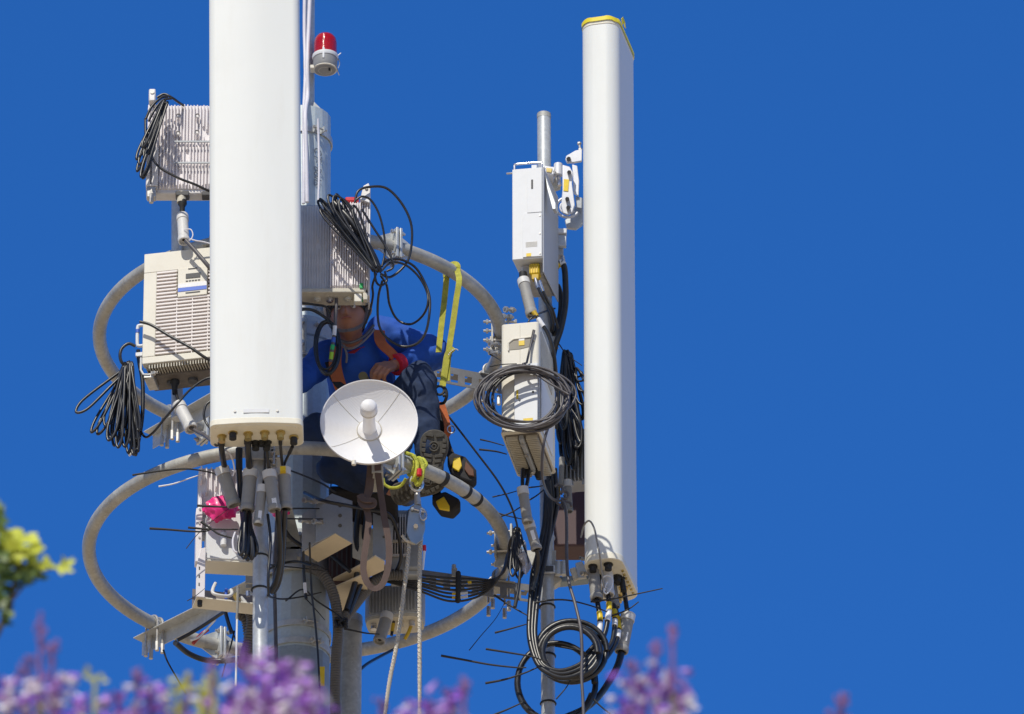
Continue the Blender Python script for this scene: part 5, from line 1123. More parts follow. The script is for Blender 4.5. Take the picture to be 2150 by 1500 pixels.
hd=catmull([g(.085,.02,.085),g(.072,.0,.05),g(.066,-.02,.015),(g(.085,-.03,.0)),g(.13,-.03,.0),g(.150,-.02,.02),g(.150,.0,.05)],5)
part('handle',MB().tube(hd,.0075,8),BOOTL,t)
part('plug',MB().tube([g(.135,.03,.07),g(.135,.03,.02)],.007,8),TBLU,t); part('plug',MB().tube([g(.17,.03,.05),g(.19,.04,.02)],.013,8),BRASS,t); part('plug',MB().tube([g(.20,.05,.045),g(.225,.05,.015)],.012,8),BOOTL,t); part('plug',MB().tube([g(.235,.05,.08),g(.235,.05,.055)],.009,8),CHROME,t)
# pink bag
rd=random.Random(6)
def crumple(name,lab,c,Y,rx,ry,m,seed,loc=None,tails=()):
    vs=[];fs=[];S=26;R=14;cc=P(*c,Y)
    for i in range(R+1):
        th=pi*i/R
        for k in range(S):
            a=2*pi*k/S; d=V((sin(th)*cos(a),sin(th)*sin(a),cos(th)))
            s_=1+.35*NZ.noise(d*2.2+V((seed,0,0)))+.18*NZ.noise(d*6+V((0,seed,0)))-.16*abs(NZ.noise(d*9+V((0,0,seed))))
            vs.append(cc+V((d.x*pxm(rx)*s_,d.y*.035*s_,d.z*ry*HPX*s_)))
    for i in range(R):
        for k in range(S): k2=(k+1)%S; fs.append((i*S+k,i*S+k2,(i+1)*S+k2,(i+1)*S+k))
    return single(name,MB().add(vs,fs),m,lab,'plastic bag',smooth=50)
crumple('plastic_bag','bright pink plastic bag stuffed behind the grey sleeves on the lower left radio',(462,1068),-.90,34,24,PINK,3)
crumple('plastic_bag','small bright pink bag corner showing right of the grey sleeves',(588,1072),-.55,20,13,PINK,8)
# folded brackets on the mast
t=thing('mast_bracket','grey folded bracket with three round holes in front of the mast','bracket',P(700,1100,-.5))
fp=pl(t,[(663,1060),(697,1036),(740,1052),(740,1141),(704,1120),(663,1140)],-.52,.006,mat('bracket_grey',(.36,.39,.44),.5,metal=.2,var=.08,mottled=.08,dirt=.2),'face_plate')
for y in (1062,1083,1104): part('hole',MB().tube([P(714,y,-.524),P(714,y,-.5205)],.0085,14),DGREY,fp)
B1=P(704,1120,-.52)
def under(parent,pts,Yf,name,m):
    # pts: list of (px,py) on one horizontal plane whose height comes from the first point at depth Yf
    z=P(*pts[0],Yf).z; a=[Q(x,y,z) for x,y in pts]; b=[q+V((0,0,.006)) for q in a]; n=len(a)
    return part(name,MB().add(a+b,[tuple(range(n)),tuple(range(2*n-1,n-1,-1))]+[(i,i+n,(i+1)%n+n,(i+1)%n) for i in range(n)]),m,parent)
TAN=mat('underside_bounce',(.72,.62,.46),.55,var=.08,dirt=.3,dirtc=(.4,.33,.24))  # light bounced up from the ground, painted as tan, with some dirt
under(t,[(704,1121),(740,1141),(668,1181),(636,1161)],-.52,'bottom_flange',TAN)
pl(t,[(634,1080),(663,1060),(663,1140),(634,1158)],-.45,.006,ALUD,'rear_plate')
for x,y in ((648,1050),(672,1052),(640,1092),(668,1095)): part('bolt',MB().hexbolt(P(x-10,y,-.56),P(x+14,y+4,-.50),.014,.012),BOLT,t)
t=thing('mast_bracket','bracket plate with bounce-tinted underside hanging right of the three hole bracket','bracket',P(790,1120,-.3))
pl(t,[(783,1077),(824,1093),(823,1180),(783,1168)],-.34,.006,MATS['bracket_grey'],'face_plate')
under(t,[(766,1182),(788,1168),(808,1180),(806,1198),(717,1240),(703,1232),(699,1217)],-.34,'bottom_flange',TAN)
under(t,[(703,1233),(770,1204),(772,1250),(745,1285),(722,1308),(712,1280)],-.20,'lower_gusset',TAN)
pl(t,[(740,1095),(783,1110),(783,1168),(766,1182),(740,1170)],-.28,.006,BEIGED,'rear_plate')
for y in (1105,1128): part('hole',MB().tube([P(806,y,-.344),P(806,y,-.3405)],.006,12),DGREY,t)
# dark boxed radio behind the brackets
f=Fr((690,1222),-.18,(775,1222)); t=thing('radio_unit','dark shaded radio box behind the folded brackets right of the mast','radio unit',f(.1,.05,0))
part('housing',MB().box((0,0,0),(.18,.12,.42),f.M),SHADEBK,t,bevel=.006); 
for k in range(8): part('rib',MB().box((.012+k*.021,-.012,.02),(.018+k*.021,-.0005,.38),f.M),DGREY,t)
f=Fr((820,1205),-.10,(884,1205)); t=thing('radio_unit','grey radio with dark louvre slots below the worker boots','radio unit',f(.06,.05,0))
part('housing',MB().box((0,0.01,0),(.138,.12,.33),f.M),ALUD,t,bevel=.006)
part('grille_back',MB().box((.004,.004,.10),(.066,.0095,.29),f.M),DGREY,t)
mb=MB()
for k in range(6): mb.box((.006+k*.011,-.012,.095),(.0105+k*.011,.0035,.295),f.M)
mb.box((.004,-.010,.085),(.070,.0035,.0949),f.M); part('grille',mb,ALU,t,smooth=0)
part('cross_strap',MB().box((.0,-.018,.150),(.07,-.0125,.162),f.M),BEIGED,t)
part('body_cover',MB().box((.072,-.018,.02),(.136,.0095,.32),f.M),mat('bracket_grey',(.36,.39,.44)),t,bevel=.008)
f=Fr((762,1300),.12,(884,1290)); t=thing('radio_unit','small grey finned radio low between mast and hauling ropes','radio unit',f(.1,.05,0),'finned remote radio units')
pr_=roundrect(.26,.16,.055,5); part('housing',MB().plan(pr_,.012,.16,f.M),ALUD,t,smooth=40,bevel=.004)
mb=MB()
for k in range(15): mb.box((.03+k*.0145,-.012,.025),(.035+k*.0145,.0,.150),f.M)
mb.box((.028,-.002,.02),(.243,.004,.155),f.M); part('heat_sink',mb,ALUD,t,smooth=0)
ps=part('port_shelf',MB().plan([(x,y) for x,y in off(pr_,.97,.13,.08)],-.002,.0115,f.M),BEIGED,t)
for x,m_ in ((.04,CHROME),(.10,BEIGED),(.16,BEIGED),(.21,BOLT)): part('port',MB().tube([f(x,.05,-.003),f(x,.05,-.03)],.014,12),m_,ps)
boot('grey sleeve leaning under the small radio beside the hauling rope',(813,1292,.1),(796,1348,.08),12.5)
cable('black lead beside the leaning sleeve under the small radio',[(829,1285,.14),(826,1310,.14),(822,1335,.14)],3.2,bands=((.5,.9,mat('amber',(.55,.36,.02)),'yellow_tape'),))
cable('yellow taped lead under the right end of the small radio',[(868,1300,.14),(864,1312,.14),(858,1328,.14),(850,1342,.16)],4,mat('amber',(.55,.36,.02)))
cable('black cable reappearing under the ring towards the slim post',[(835,1360,.75),(800,1378,.6),(770,1395,.4),(750,1412,.3),(722,1432,.25)],3.5)
# extra jumble on the mast
for l,p_,r_ in (('brown black cable bending over the mast collar',[(600,1030,-.5),(590,1075,-.4),(602,1120,-.3),(640,1150,-.28),(690,1165,-.26),(735,1200,-.3)],4.5),
 ('thick black cable behind the three hole bracket',[(760,1040,-.35),(752,1080,-.3),(748,1130,-.28),(752,1180,-.26),(745,1225,-.24),(728,1280,-.24)],6),
 ('second thick black cable behind the three hole bracket',[(772,1045,-.33),(768,1090,-.3),(762,1150,-.26),(766,1200,-.22),(750,1245,-.22),(732,1290,-.22)],5),
 ('black cable looping under the worker seat towards the arm',[(640,1035,-.4),(680,1052,-.62),(730,1062,-.6),(770,1070,-.5),(815,1080,-.4),(835,1120,-.3),(842,1170,-.2),(830,1205,-.1)],4),
 ('thin black cable running down between bracket and mast',[(650,1140,-.5),(652,1200,-.36),(655,1250,-.33),(662,1310,-.3),(668,1380,-.28),(672,1470,-.28)],2.2),
 ('grey cable hugging the mast behind the front pipe',[(590,960,-.35),(584,1040,-.3),(580,1120,-.28),(576,1210,-.25),(578,1300,-.22),(580,1400,-.22),(580,1500,-.24)],4)):
    cable(l,p_,r_,m=GCAB if 'grey' in l else None)
# conduits
def conduit(lab,pts,rpx,m=CONDUIT):
    p0=catmull(PP(pts),5); L=sum((p0[i+1]-p0[i]).length for i in range(len(p0)-1)); n=int(L/.0042)
    # resample evenly
    out=[];acc=0;step=L/n;d=0;i=0
    cum=[0]
    for j in range(len(p0)-1): cum.append(cum[-1]+(p0[j+1]-p0[j]).length)
    j=0
    for k in range(n+1):
        s_=min(L-1e-6,k*step)
        while cum[j+1]<s_: j+=1
        f_=(s_-cum[j])/(cum[j+1]-cum[j]); out.append(p0[j].lerp(p0[j+1],f_))
    r=pxm(rpx); rs=[r*(1.08 if k%3 else .80) for k in range(len(out))]
    return single('flexible_conduit',MB().tube(out,rs,14),m,lab,'conduit','grey corrugated conduits on the mast',smooth=80)
conduit('corrugated conduit running down the right edge of the mast to the bottom',[(640,1188,-.20),(672,1202,-.24),(695,1235,-.24),(707,1280,-.23),(710,1330,-.22),(706,1380,-.22),(704,1440,-.22),(704,1520,-.22)],10.5)
conduit('corrugated conduit bending from the lower arm into the clamp on the mast',[(845,1208,-.10),(815,1208,-.12),(785,1222,-.14),(760,1250,-.16),(735,1282,-.2),(718,1305,-.22)],11)
conduit('short fat hose curling left of the pipe above the lower left arm',[(470,1272,-.62),(490,1266,-.62),(515,1272,-.62),(530,1295,-.6),(527,1330,-.58),(520,1365,-.56),(512,1400,-.56)],12.5)
conduit('second fat hose close to the pipe at the lower left',[(498,1290,-.55),(515,1300,-.55),(522,1335,-.52),(530,1380,-.5)],10)
crl=single('tied_bundle',MB().tube(catmull([P(716+12*cos(a),1308+9*sin(a*1.3),-.27+.02*sin(a*3)) for a in [k*.8 for k in range(22)]],3),.0065,7),BLACKM,'knotted black ties holding the conduits together on the mast','tie bundle',smooth=70)
cable('thin black cable swinging left to right across the mast band',[(600,1262,-.3),(635,1238,-.25),(665,1262,-.25),(700,1285,-.26),(720,1300,-.28)],1.8)
single('yellow_marker',MB().box(tuple(P(671,1440,-.20)),tuple(P(679,1400,-.20)+V((.006,.004,0)))),TYEL,'upright yellow marker strip on the lower mast','marker')
cable('black band cable looping across the mast in front of the brackets',[(655,1188,-.4),(625,1180,-.35),(600,1182,-.35),(575,1190,-.5),(556,1200,-.8)],3)
cable('slim wire hanging down the mast with a white end sleeve',[(636,1150,-.4),(637,1180,-.36),(639,1215,-.34),(641,1240,-.33),(643,1258,-.33)],3,bands=((.60,.84,TWHT,'white_sleeve'),))
single('thin_rod',MB().tube([P(499,1232,-.80),P(495,1440,-.80)],.0045,8),LGREY,'thin pale rod standing left of the pipe in front of the lower arm','rod')
cable('twin grey power cable dropping from the tray to the conduit',[(500,1232,-.84),(499,1265,-.82),(497,1300,-.80)],2.6,BOOT)
# jumble inside the lower left arm
cable('black cable lying inside the lower left arm',[(372,1345,-.3),(400,1330,-.3),(430,1312,-.32),(460,1292,-.4),(486,1276,-.5)],4)
cable('black cable drooping from the lower left arm behind the ring flange',[(368,1350,-.2),(395,1372,-.1),(430,1386,-.05),(470,1388,-.05),(505,1384,-.1)],6)
cable('red sleeved wires inside the lower left arm',[(405,1352,-.2),(420,1335,-.2),(437,1322,-.22)],4,mat('wire_red',(.45,.05,.03)))
cable('white wire inside the lower left arm',[(400,1345,-.22),(418,1338,-.23),(440,1315,-.25),(452,1302,-.3)],2.2,TWHT)
cable('thick black cable pair dropping from the arm top beside the pipe',[(470,1262,-.5),(472,1280,-.5),(480,1310,-.5),(486,1330,-.5)],4)
# ---------------------------------------------------------------- left antenna sleeves
boot('leftmost grey sleeve under the big left antenna, leaning right',(466,985,-1.05),(492,1062,-1.02),14)
boot('second grey sleeve under the big left antenna, hanging straight',(526,990,-1.08),(519,1073,-1.06),14)
boot('slim low grey sleeve under the middle of the big left antenna',(551,1022,-1.10),(542,1102,-1.08),10,tagp=.75)
boot('fourth grey sleeve under the big left antenna with a white sticker',(565,992,-1.12),(577,1072,-1.10),13,tagp=.80)
boot('rightmost grey sleeve under the big left antenna with yellow tape above',(596,986,-1.08),(600,1070,-1.06),13)
single('yellow_tag',MB().box(tuple(P(588,988,-1.13)),tuple(P(600,979,-1.13)+V((0,.03,0)))),TYEL,'yellow tape tag on top of the rightmost sleeve under the big antenna','tag')
L_=[('fat black lead from the leftmost port of the big left antenna',[(464,925,-1.22),(466,950,-1.18),(472,985,-1.05)],6),
('black lead with plug from the third port of the big left antenna',[(520,918,-1.24),(521,950,-1.2),(525,990,-1.08)],6.5),
('slim black lead from the fourth port of the big left antenna',[(556,915,-1.24),(560,950,-1.18),(566,992,-1.12)],3.5),
('slim black lead from the fifth port of the big left antenna',[(588,918,-1.24),(590,950,-1.18),(594,986,-1.08)],3.2),
('thin black lead from the rightmost port of the big left antenna',[(614,938,-1.22),(606,955,-1.15),(597,975,-1.1),(586,1010,-1.0)],3),
('black lead squeezed between the middle sleeves of the big antenna',[(557,940,-1.15),(556,985,-1.1),(552,1022,-1.10)],2.6),
('thick black cable running down behind the grey sleeves',[(502,942,-1.06),(502,980,-1.04),(504,1020,-1.0),(508,1060,-1.0),(512,1100,-1.0)],6),
('slack white wire looping beside the leftmost sleeve',[(474,945,-1.16),(486,960,-1.14),(492,985,-1.12),(489,1000,-1.1)],1.8)]
for i,(l,p_,r_) in enumerate(L_): cable(l,p_,r_,m=WCAB if i==7 else None,bands=() if i==7 else ((0,.30,BLACKM,'plug'),))
for i,(x,y) in enumerate(((556,920),(588,922))): part('metal_nut',MB().tube([P(x,y-6,-1.23),P(x+1,y+4,-1.23)],.013,6),CHROME,bpy.data.objects[[o.name for o in bpy.data.objects if o.get('label','').startswith(('slim black lead from the fourth','slim black lead from the fifth')[i])][0]])
cable('thin black wire sloping from the yellow tag down across the mast',[(600,985,-1.08),(640,1000,-.8),(680,1018,-.6),(705,1035,-.55)],2)
hank('black cable hank hanging under the sleeves in front of the pipe',(518,1075),[(505,1165,5),(512,1172,6),(520,1176,5),(528,1174,5),(534,1168,5),(538,1160,5),(515,1168,4),(525,1170,4)],-1.04,3.6,seed=51,spread=8,wf=.2)
cable('pale wire loop on the left of the hank under the sleeves',[(494,1118,-1.06),(489,1135,-1.06),(491,1155,-1.06),(499,1160,-1.06),(503,1145,-1.06),(500,1125,-1.06)],2.2,WCAB)
cable('left of two thick black cables falling from the right sleeves',[(584,1070,-1.08),(586,1110,-1.0),(588,1150,-.9),(586,1190,-.8),(578,1225,-.72),(566,1246,-.7)],6.5)
cable('right of two thick black cables falling from the right sleeves',[(598,1070,-1.06),(596,1110,-.98),(594,1150,-.88),(591,1190,-.78),(584,1225,-.7),(572,1247,-.68)],6)
cable('black cable from the slim low sleeve down the front pipe',[(562,1080,-1.05),(568,1130,-1.04),(566,1170,-1.04),(563,1210,-1.04),(564,1250,-1.0)],3)
# ---------------------------------------------------------------- slings, ropes, pulley
YS=[(938,578,-.62),(934,600,-.62),(929,650,-.62),(923,700,-.62),(920,725,-.6)]
t=thing('lifting_sling','yellow webbing sling looped over the upper ring right of the worker','sling',P(958,560,-.68))
Rp=lambda a,dx=0: ring_pt(RU,ZU,a)
aa=.86
c=ring_pt(RU,ZU,aa); rdv=V((sin(aa),-cos(aa),0))
loop=[c+rdv*.036*cos(th)+V((0,0,.036*sin(th))) for th in [radians(q) for q in (-20,20,55,90,125,160,200)]]
front=[P(938,800,-.60),P(942,740,-.62),P(951,680,-.63),P(958,630,-.65),P(964,590,-.66)]
back=[P(937,590,-.56),P(932,640,-.56),P(925,700,-.57),P(921,740,-.58)]
part('webbing',MB().ribbon(catmull(front+loop+back,5),.026,.004,(-.15,-1,.1)),YWEB,t,smooth=0)
part('stitched_tail',MB().ribbon(catmull(PP([(952,730,-.64),(940,745,-.63),(934,780,-.61),(929,812,-.60)]),5),.028,.009,(0,-1,.1)),YWEB,t,smooth=0)
part('loose_label',MB().ribbon(catmull(PP([(941,746,-.64),(948,737,-.645),(957,733,-.65),(962,736,-.65)]),5),.005,.001,(.2,-1,.4)),ROPE,t,smooth=0)
t=thing('carabiner','black steel ring hook joining the yellow sling to the worker harness','hook',P(924,825,-.58))
cc=P(923,820,-.60); part('ring',MB().tube([cc+V((.020*cos(a),0,.022*sin(a))) for a in [2*pi*i/22 for i in range(22)]],.006,8,closed=True),BLACKM,t)
part('hook_body',MB().tube(catmull(PP([(930,832,-.6),(938,828,-.6),(934,815,-.6),(938,830,-.6),(933,845,-.58),(925,848,-.55)]),4),.007,8),BLACKM,t)
t=thing('safety_rope','yellow green rope knotted round the lower ring under the worker boot','rope',P(868,970,-.75))
for i,(x0,dy) in enumerate(((862,0),(869,3),(877,6),(884,10))):
    a=asin_=math.asin(((x0-627)/470)/RL); c=ring_pt(RL,ZL,a); rdv=V((sin(a),-cos(a),0)); tgv=V((cos(a),sin(a),0))
    part('rope_turn',MB().tube([c+rdv*.042*cos(q)+V((0,0,.042*sin(q)))+tgv*.02*sin(q*.5+i) for q in [2*pi*k/20 for k in range(20)]],.009,8,closed=True),YROPE,t)
part('rope_tail',MB().tube(catmull(PP([(842,947,-.80),(856,953,-.82),(868,958,-.82),(876,975,-.82),(872,1000,-.82),(866,1010,-.8)]),5),.009,8),YROPE,t)
part('rope_tail',MB().tube(catmull(PP([(880,965,-.82),(888,980,-.82),(885,1005,-.82),(876,1018,-.8),(872,1008,-.8)]),5),.010,8),YROPE,t)
part('rope_loop',MB().tube(catmull(PP([(804,1005,-.60),(808,1018,-.60),(824,1025,-.60),(842,1020,-.60),(852,1005,-.62)]),5),.007,8),YROPE,t)
part('red_mark',MB().tube([P(881,986,-.835),P(880,999,-.835)],.012,8),RED,t)
t=thing('pulley_block','silver hauling pulley hanging from the knotted yellow rope','pulley',P(875,1090,-.75))
part('shackle',MB().tube(catmull(PP([(866,1002,-.78),(862,1015,-.78),(868,1028,-.78),(880,1030,-.78),(887,1018,-.78),(884,1004,-.78)]),4),.008,8),CHROME,t)
part('swivel',MB().tube([P(876,1030,-.77),P(877,1062,-.77)],[.011,.016],10),BOLT,t)
pl(t,[(861,1064),(870,1058),(885,1062),(892,1080),(893,1110),(886,1135),(874,1144),(862,1138),(853,1118),(856,1085)],-.78,.006,mat('pulley_grey',(.42,.45,.46),.3,metal=.7,var=.2),'cheek_plate',.004)
pl(t,[(861,1066),(870,1060),(885,1064),(891,1080),(892,1110),(885,1133),(874,1140),(863,1136),(855,1118),(857,1085)],-.742,.006,MATS['pulley_grey'],'cheek_plate',.004)
cc=P(873,1105,-.76); part('sheave',MB().lathe([(0,-.013),(.036,-.013),(.030,0),(.036,.013),(0,.013)],MX.Translation(cc)@MX.Rotation(radians(90),4,'X'),24),BOLT,t)
part('axle',MB().tube([P(873,1105,-.795),P(873,1105,-.775)],.011,6),CHROME,t)
part('top_pin',MB().hexbolt(P(864,1068,-.79),P(892,1076,-.79),.010,.010),CHROME,t)
part('carabiner',MB().tube(catmull(PP([(884,1068,-.8),(893,1074,-.8),(895,1086,-.8),(888,1092,-.8),(882,1082,-.8)]),4,True),.005,8,closed=True),CHROME,t)
def rope(lab,pts,rpx,m=ROPE):
    pth=catmull(PP(pts),14); n=len(pth); mb=MB(); r=pxm(rpx)
    # three laid strands
    for s_ in range(3):
        o=[]; acc=0
        for i,q in enumerate(pth):
            if i: acc+=(q-pth[i-1]).length
            a=acc*2*pi/.055+s_*2*pi/3; o.append(q+V((cos(a),sin(a),0))*r*.45)
        mb.tube(o,r*.62,6)
    return single('hauling_rope',mb,m,lab,'rope','cream hauling ropes from the pulley',smooth=80)
rope('cream rope hanging straight down from the pulley',[(884,1128,-.76),(881,1180,-.76),(881,1240,-.76),(881,1300,-.76),(881,1360,-.76),(881,1420,-.76),(881,1530,-.76)],4.6)
rope('cream rope slanting down left from the pulley',[(859,1128,-.76),(856,1180,-.76),(848,1240,-.76),(841,1300,-.76),(830,1370,-.76),(818,1430,-.76),(804,1530,-.76)],4.6)
cable('cream rope end tucked beside the pulley',[(845,1125,-.77),(852,1134,-.77),(862,1139,-.77),(872,1142,-.77)],3.6,ROPE)
t=thing('marker_stick','small white stick with a red cap hanging beside the straight rope','marker',P(889,1175,-.74))
part('stick',MB().tube([P(891,1158,-.74),P(888,1196,-.74)],[.006,.004],8),TWHT,t)
part('cap',MB().tube([P(891,1146,-.74),P(891,1157,-.74)],.008,10),RED,t)
t=thing('lifting_sling','faded brown webbing sling hanging in a long loop under the dish','sling',P(775,985,-.9))
part('webbing',MB().ribbon(catmull(PP([(778,965,-.92),(776,1000,-.92),(771,1035,-.92),(768,1060,-.93),(774,1090,-.93),(771,1125,-.93),(766,1160,-.93),(763,1195,-.93),(770,1222,-.93),(785,1236,-.92),(802,1228,-.92),(813,1200,-.92),(817,1165,-.92),(815,1130,-.92),(808,1095,-.92),(803,1060,-.92),(797,1020,-.92),(793,985,-.93),(795,965,-.93)]),6),.028,.002,(0,-1,.05)),BWEB,t,smooth=0)
part('knot',MB().ribbon(catmull(PP([(755,1040,-.95),(765,1050,-.96),(783,1052,-.96),(782,1062,-.95),(764,1062,-.95),(757,1050,-.95),(762,1040,-.95)]),5),.028,.008,(0,-1,.2)),BWEB,t,smooth=0)
part('knot_tail',MB().ribbon(catmull(PP([(778,1005,-.93),(775,1030,-.935),(766,1050,-.94)]),5),.034,.004,(0,-1,0)),BWEB,t,smooth=0)
# safety seat under the worker
t=thing('seat_board','dark work seat slung under the worker behind the lower ring','work seat',P(760,1020,-.3))
part('cushion',MB().box(tuple(P(690,1035,-.42)),tuple(P(835,1035,-.42)+V((0,.30,.04)))),PB,t,bevel=.015)
for x in (694,830): part('side_strap',MB().ribbon(catmull(PP([(x,1030,-.28),(x+(6 if x<700 else -4),960,-.24),(x+(14 if x<700 else -6),900,-.20)]),4),.03,.004,(1,0,0)),PB,t,smooth=0)
# ================================================================== flowering tree between camera and mast (out of focus)
def Pd(px,py,dist):
    d=ray(px,py).normalized(); return CAM+d*dist
PUR=[mat('petal_violet',(.44,.15,.78),.55,var=.25,vscale=14,sheen=.2),mat('petal_mauve',(.66,.36,.90),.5,var=.2,vscale=14,sheen=.2),mat('petal_highlight',(.95,.84,.97),.5,var=.12,vscale=14)]  # palest petals put sunlit highlights into the colour
CAL=mat('calyx_maroon',(.26,.09,.34),.6,var=.2,vscale=20)
BARK=mat('bark_brown',(.12,.09,.065),.9,var=.3,vscale=6,bump=.8,bscale=14)
LEAFY=mat('young_leaf_yellow',(.42,.40,.04),.5,var=.3,vscale=8)
LEAFG=mat('leaf_green',(.05,.10,.02),.5,var=.3,vscale=8)
rd=random.Random(77)
def flower_verts(base,dirv,L,w):
    """drooping trumpet with five flared lobes"""
    z=dirv.normalized(); u=z.orthogonal().normalized(); v=z.cross(u); vs=[];fs=[]; S=10
    prof=[(0,.10),(.25,.16),(.55,.26),(.85,.30)]
    for t_,r in prof:
        for k in range(S): a=2*pi*k/S; vs.append(base+z*L*t_+(u*cos(a)+v*sin(a))*w*r*2)
    for k in range(S):
        a=2*pi*k/S; rr=.95 if k%2==0 else .50
        vs.append(base+z*L*(1.0 if k%2==0 else .95)+(u*cos(a)+v*sin(a))*w*rr)
    for i in range(len(prof)):
        for k in range(S): k2=(k+1)%S; fs.append((i*S+k,i*S+k2,(i+1)*S+k2,(i+1)*S+k))
    return vs,fs
DT=21.0
tr=thing('jacaranda_tree','blurred jacaranda tree with violet flower clusters along the picture bottom','tree',V((Pd(620,1500,DT).x,Pd(620,1500,DT).y+.2,0)))
x0,y0=WL[tr.name].x,WL[tr.name].y; hT=Pd(620,1500,DT).z
fork=V((x0+.15,y0+.1,hT-3.4))
tk=part('trunk',MB().tube(catmull([V((x0,y0,-.1)),V((x0+.06,y0,1.2)),V((x0-.05,y0+.05,hT*.36)),fork],6),[.24,.225,.215,.205,.20,.195,.19,.185,.18,.178,.175,.17,.165,.16,.155,.15,.145,.14,.14],12),BARK,tr)
clusters=[] # (px,py,rx,ry,count,dist)
CL=[(40,1470,60,40,26,21),(110,1440,50,38,26,20.8),(165,1475,35,45,18,21.4),(15,1430,25,25,7,21.2),(240,1455,34,28,9,21.6),(225,1500,50,18,10,21),(310,1460,40,45,17,21.3),(370,1485,40,30,13,21),
 (520,1400,42,50,24,20.4),(590,1400,55,48,30,20.6),(560,1460,75,48,44,20.3),(640,1460,50,45,30,20.5),(480,1470,45,35,24,20.8),(670,1490,26,22,10,20.9),
 (900,1475,42,28,14,21.2),(940,1455,32,34,12,21.5),(870,1495,40,14,8,21.2),(1340,1430,42,34,16,21),(1310,1480,40,26,14,21.3),(1400,1420,45,40,18,21.1),(1385,1480,55,24,18,20.9),(1425,1455,22,30,8,21.3)]
BUD=[(85,1310,12,60,7,21),(60,1385,22,30,7,21),(110,1355,18,26,6,21.1),(395,1420,14,30,5,21.5),(290,1410,16,30,5,21.2),(1412,1320,10,30,5,21),(1375,1350,14,26,5,21.2),(1768,1460,14,30,6,21.4),(1765,1495,30,14,7,21.4),(800,1475,18,22,5,21.5),(975,1425,16,20,4,21.3),(1330,1390,14,24,4,21.1),(445,1390,10,20,3,20.8)]
ends=[]
for (px,py,rx,ry,n,D) in CL:
    py+=16; ry*=.9
    c=Pd(px,py,D); s_=D/F*1.0; sx=rx*D/F/1.0; sz=ry*D/F*1.15
    stem0=c+V((rd.uniform(-.02,.02),rd.uniform(.0,.1),-sz*1.2-.12)); stem1=c+V((0,0,sz*.75)); ends.append(stem0)
    ms=MB().tube(catmull([stem0,c+V((.01,.02,-sz*.3)),stem1],4),[.007]*8+[.004],6)
    pets=[MB(),MB(),MB()]; cal=MB()
    for i in range(int(n*.95)):
        q=c+V((rd.uniform(-1,1)*sx,rd.uniform(-1,1)*sx*.9,rd.uniform(-1,1)*sz))
        an=rd.uniform(0,2*pi); d=V((cos(an)*.9,sin(an)*.9-.25,rd.uniform(-.9,.25))).normalized()
        L_=rd.uniform(.030,.040)*.85; vs,fs=flower_verts(q,d,L_,L_*.36)
        k=rd.choices((0,1,2),(.28,.36,.36))[0]; pets[k].add(vs,fs); cal.ball(q,.0035,6,4)
        sp_=stem0.lerp(stem1,min(1,max(.15,(q.z-stem0.z)/(stem1.z-stem0.z)-.12))); ms.tube([sp_,sp_.lerp(q,.6)+V((0,0,.004)),q],.0014,4)
    pn=part('flower_panicle',ms,CAL,tr,smooth=60)
    for k,nm in enumerate(('violet_flowers','mauve_flowers','highlight_flowers')):
        if pets[k].v: o=part(nm,pets[k],PUR[k],pn,smooth=60); o['kind']='stuff'
    if cal.v: o=part('calyxes',cal,CAL,pn,smooth=60); o['kind']='stuff'
for (px,py,rx,ry,n,D) in BUD:
    ry*=.6; py+=12
    c=Pd(px,py,D); sx=rx*D/F; sz=ry*D/F*1.15; stem0=c+V((0,.03,-sz*1.3-.10)); ends.append(stem0)
    ms=MB().tube(catmull([stem0,c,c+V((0,0,sz))],4),[.0045]*8+[.002],6)
    for i in range(n*2):
        z_=rd.uniform(-1,1); q=c+V((rd.uniform(-1,1)*sx,rd.uniform(-1,1)*sx,z_*sz)); sp_=c+V((0,0,(z_-.15)*sz)); ms.tube([sp_,q],.0012,4); ms.ball(q,.0045,6,5,None,(.8,.8,1.5))
    pn=part('bud_spray',ms,mat('bud_mauve',(.24,.11,.28),.6,var=.25,vscale=20),tr,smooth=60)
# limbs from the fork to the clusters
limbs={}
hub=[fork+V((dx,dy,1.7+abs(dx)*.1)) for dx,dy in ((-1.1,.1),(-.4,.25),(.1,-.1),(.6,.2),(1.5,0))]
for i,h_ in enumerate(hub):
    part('limb',MB().tube(catmull([fork+V((0,0,-.15)),fork.lerp(h_,.5)+V((0,.05,.15)),h_],5),[.11,.10,.095,.09,.08,.075,.07,.065,.06,.055,.05],10),BARK,tr)
for e in ends:
    h_=min(hub,key=lambda q:(V((q.x,q.y,0))-V((e.x,e.y,0))).length); mid=h_.lerp(e,.5)+V((rd.uniform(-.1,.1),rd.uniform(-.1,.1),-.1))
    part('branch',MB().tube(catmull([h_,mid,e+V((0,.01,-.2)),e],4),[.035-.028*i/12 for i in range(13)],7),BARK,tr)
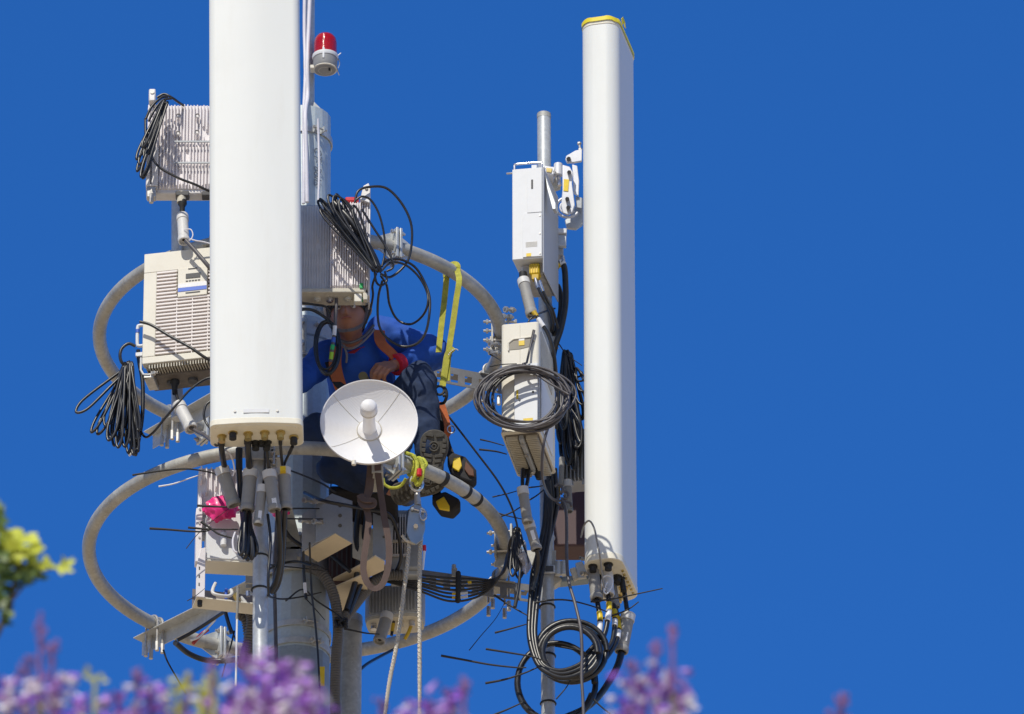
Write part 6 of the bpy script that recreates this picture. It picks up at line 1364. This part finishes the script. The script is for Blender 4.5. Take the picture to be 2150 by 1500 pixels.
# fresh leaves in the tree
def leaf(mb,p,d,L,w,nrm):
    d=d.normalized(); s_=d.cross(nrm).normalized(); up=s_.cross(d)
    pts=[p,p+d*L*.3+s_*w*.5+up*w*.1,p+d*L*.65+s_*w*.45+up*w*.1,p+d*L,p+d*L*.65-s_*w*.45+up*w*.1,p+d*L*.3-s_*w*.5+up*w*.1,p+d*L*.5]
    mb.add(pts,[(0,1,6),(1,2,6),(2,3,6),(3,4,6),(4,5,6),(5,0,6)])
for (px,py,rx,ry,n,D) in ((375,1450,16,26,13,21),(450,1440,14,14,7,20.8),(425,1475,16,34,16,20.9),(440,1500,14,14,7,20.9),(372,1495,20,10,6,21),(200,1420,20,8,4,21.4)):
    c=Pd(px,py,D); mb=MB()
    mb.tube([c+V((0,0,-.2)),c],.004,5)
    for i in range(int(n*1.5)):
        p_=c+V((rd.uniform(-1,1)*rx*D/F,rd.uniform(-.03,.03),rd.uniform(-1,1)*ry*D/F)); leaf(mb,p_,V((rd.uniform(-1,1),rd.uniform(-.6,.3),rd.uniform(-.3,1))),.018,.012,V((0,-1,.4)))
    o=part('leaf_spray',mb,LEAFY,tr,smooth=0); o['kind']='stuff'
# limbs below the frame carry ordinary foliage so the crown reads as a tree from elsewhere
mb=MB()
for h_ in hub:
    for i in range(1500):
        a=rd.uniform(0,2*pi); r=rd.random()**.5*.75; p_=h_+V((cos(a)*r,sin(a)*r+.3,rd.uniform(-.5,.42))); leaf(mb,p_,V((rd.uniform(-1,1),rd.uniform(-1,1),rd.uniform(-1,.4))),.07,.025,V((rd.uniform(-.5,.5),rd.uniform(-.5,.5),1)))
lim=Pd(1075,1500,DT).z-.75
o=part('foliage',mb,LEAFG,tr,smooth=0); o['kind']='stuff'
# leafy shrub-tree at the far left, nearer and more blurred
DL=25.0
tl=thing('leafy_tree','blurred branch of a yellow green leafed tree at the left picture edge','tree',V((Pd(-160,1500,DL).x,Pd(-160,1500,DL).y,0)))
x0,y0=WL[tl.name].x,WL[tl.name].y; b0=Pd(-150,1560,DL)
part('trunk',MB().tube(catmull([V((x0,y0,-.1)),V((x0+.03,y0+.02,2)),V((x0-.03,y0,4.5)),V((b0.x,b0.y,b0.z-.6)),b0],6),[.13-.10*i/24 for i in range(25)],10),BARK,tl)
tw=[[( -150,1560),(-60,1420),(-5,1330),(18,1270),(35,1215),(45,1150)],[(18,1270),(50,1230),(75,1205),(120,1190)],[(-20,1340),(-12,1260),(-10,1180),(-8,1090)]]
for q in tw: part('twig',MB().tube(catmull([Pd(x,y,DL) for x,y in q],5),[.008,.0035][q is not tw[0]],6),BARK,tl)
def leafclump(lst,m,nm,seed):
    r_=random.Random(seed); mb=MB()
    for (px,py,rx,ry,n,L,w_) in lst:
        for i in range(n):
            p_=Pd(px+r_.uniform(-1,1)*rx,py+6+r_.uniform(-1,1)*ry,DL+r_.uniform(-.08,.08)); leaf(mb,p_,V((r_.uniform(-.4,1),r_.uniform(-.6,.3),r_.uniform(-.6,1))),L*1.45,w_*1.5,V((r_.uniform(-.4,.4),-1,r_.uniform(0,.8))))
    o=part(nm,mb,m,tl,smooth=0); o['kind']='stuff'
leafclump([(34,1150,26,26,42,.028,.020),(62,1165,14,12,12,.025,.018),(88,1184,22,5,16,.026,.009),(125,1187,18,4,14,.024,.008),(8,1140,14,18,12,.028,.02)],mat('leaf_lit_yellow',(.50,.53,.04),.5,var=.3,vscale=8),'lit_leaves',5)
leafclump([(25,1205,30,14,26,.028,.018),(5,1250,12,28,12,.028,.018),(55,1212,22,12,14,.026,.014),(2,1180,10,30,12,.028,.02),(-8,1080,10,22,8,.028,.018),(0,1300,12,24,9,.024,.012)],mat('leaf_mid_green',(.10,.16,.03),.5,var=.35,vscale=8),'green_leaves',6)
leafclump([(-150,1600,130,70,160,.05,.03),(-120,1450,60,60,60,.04,.025)],LEAFG,'foliage',7)
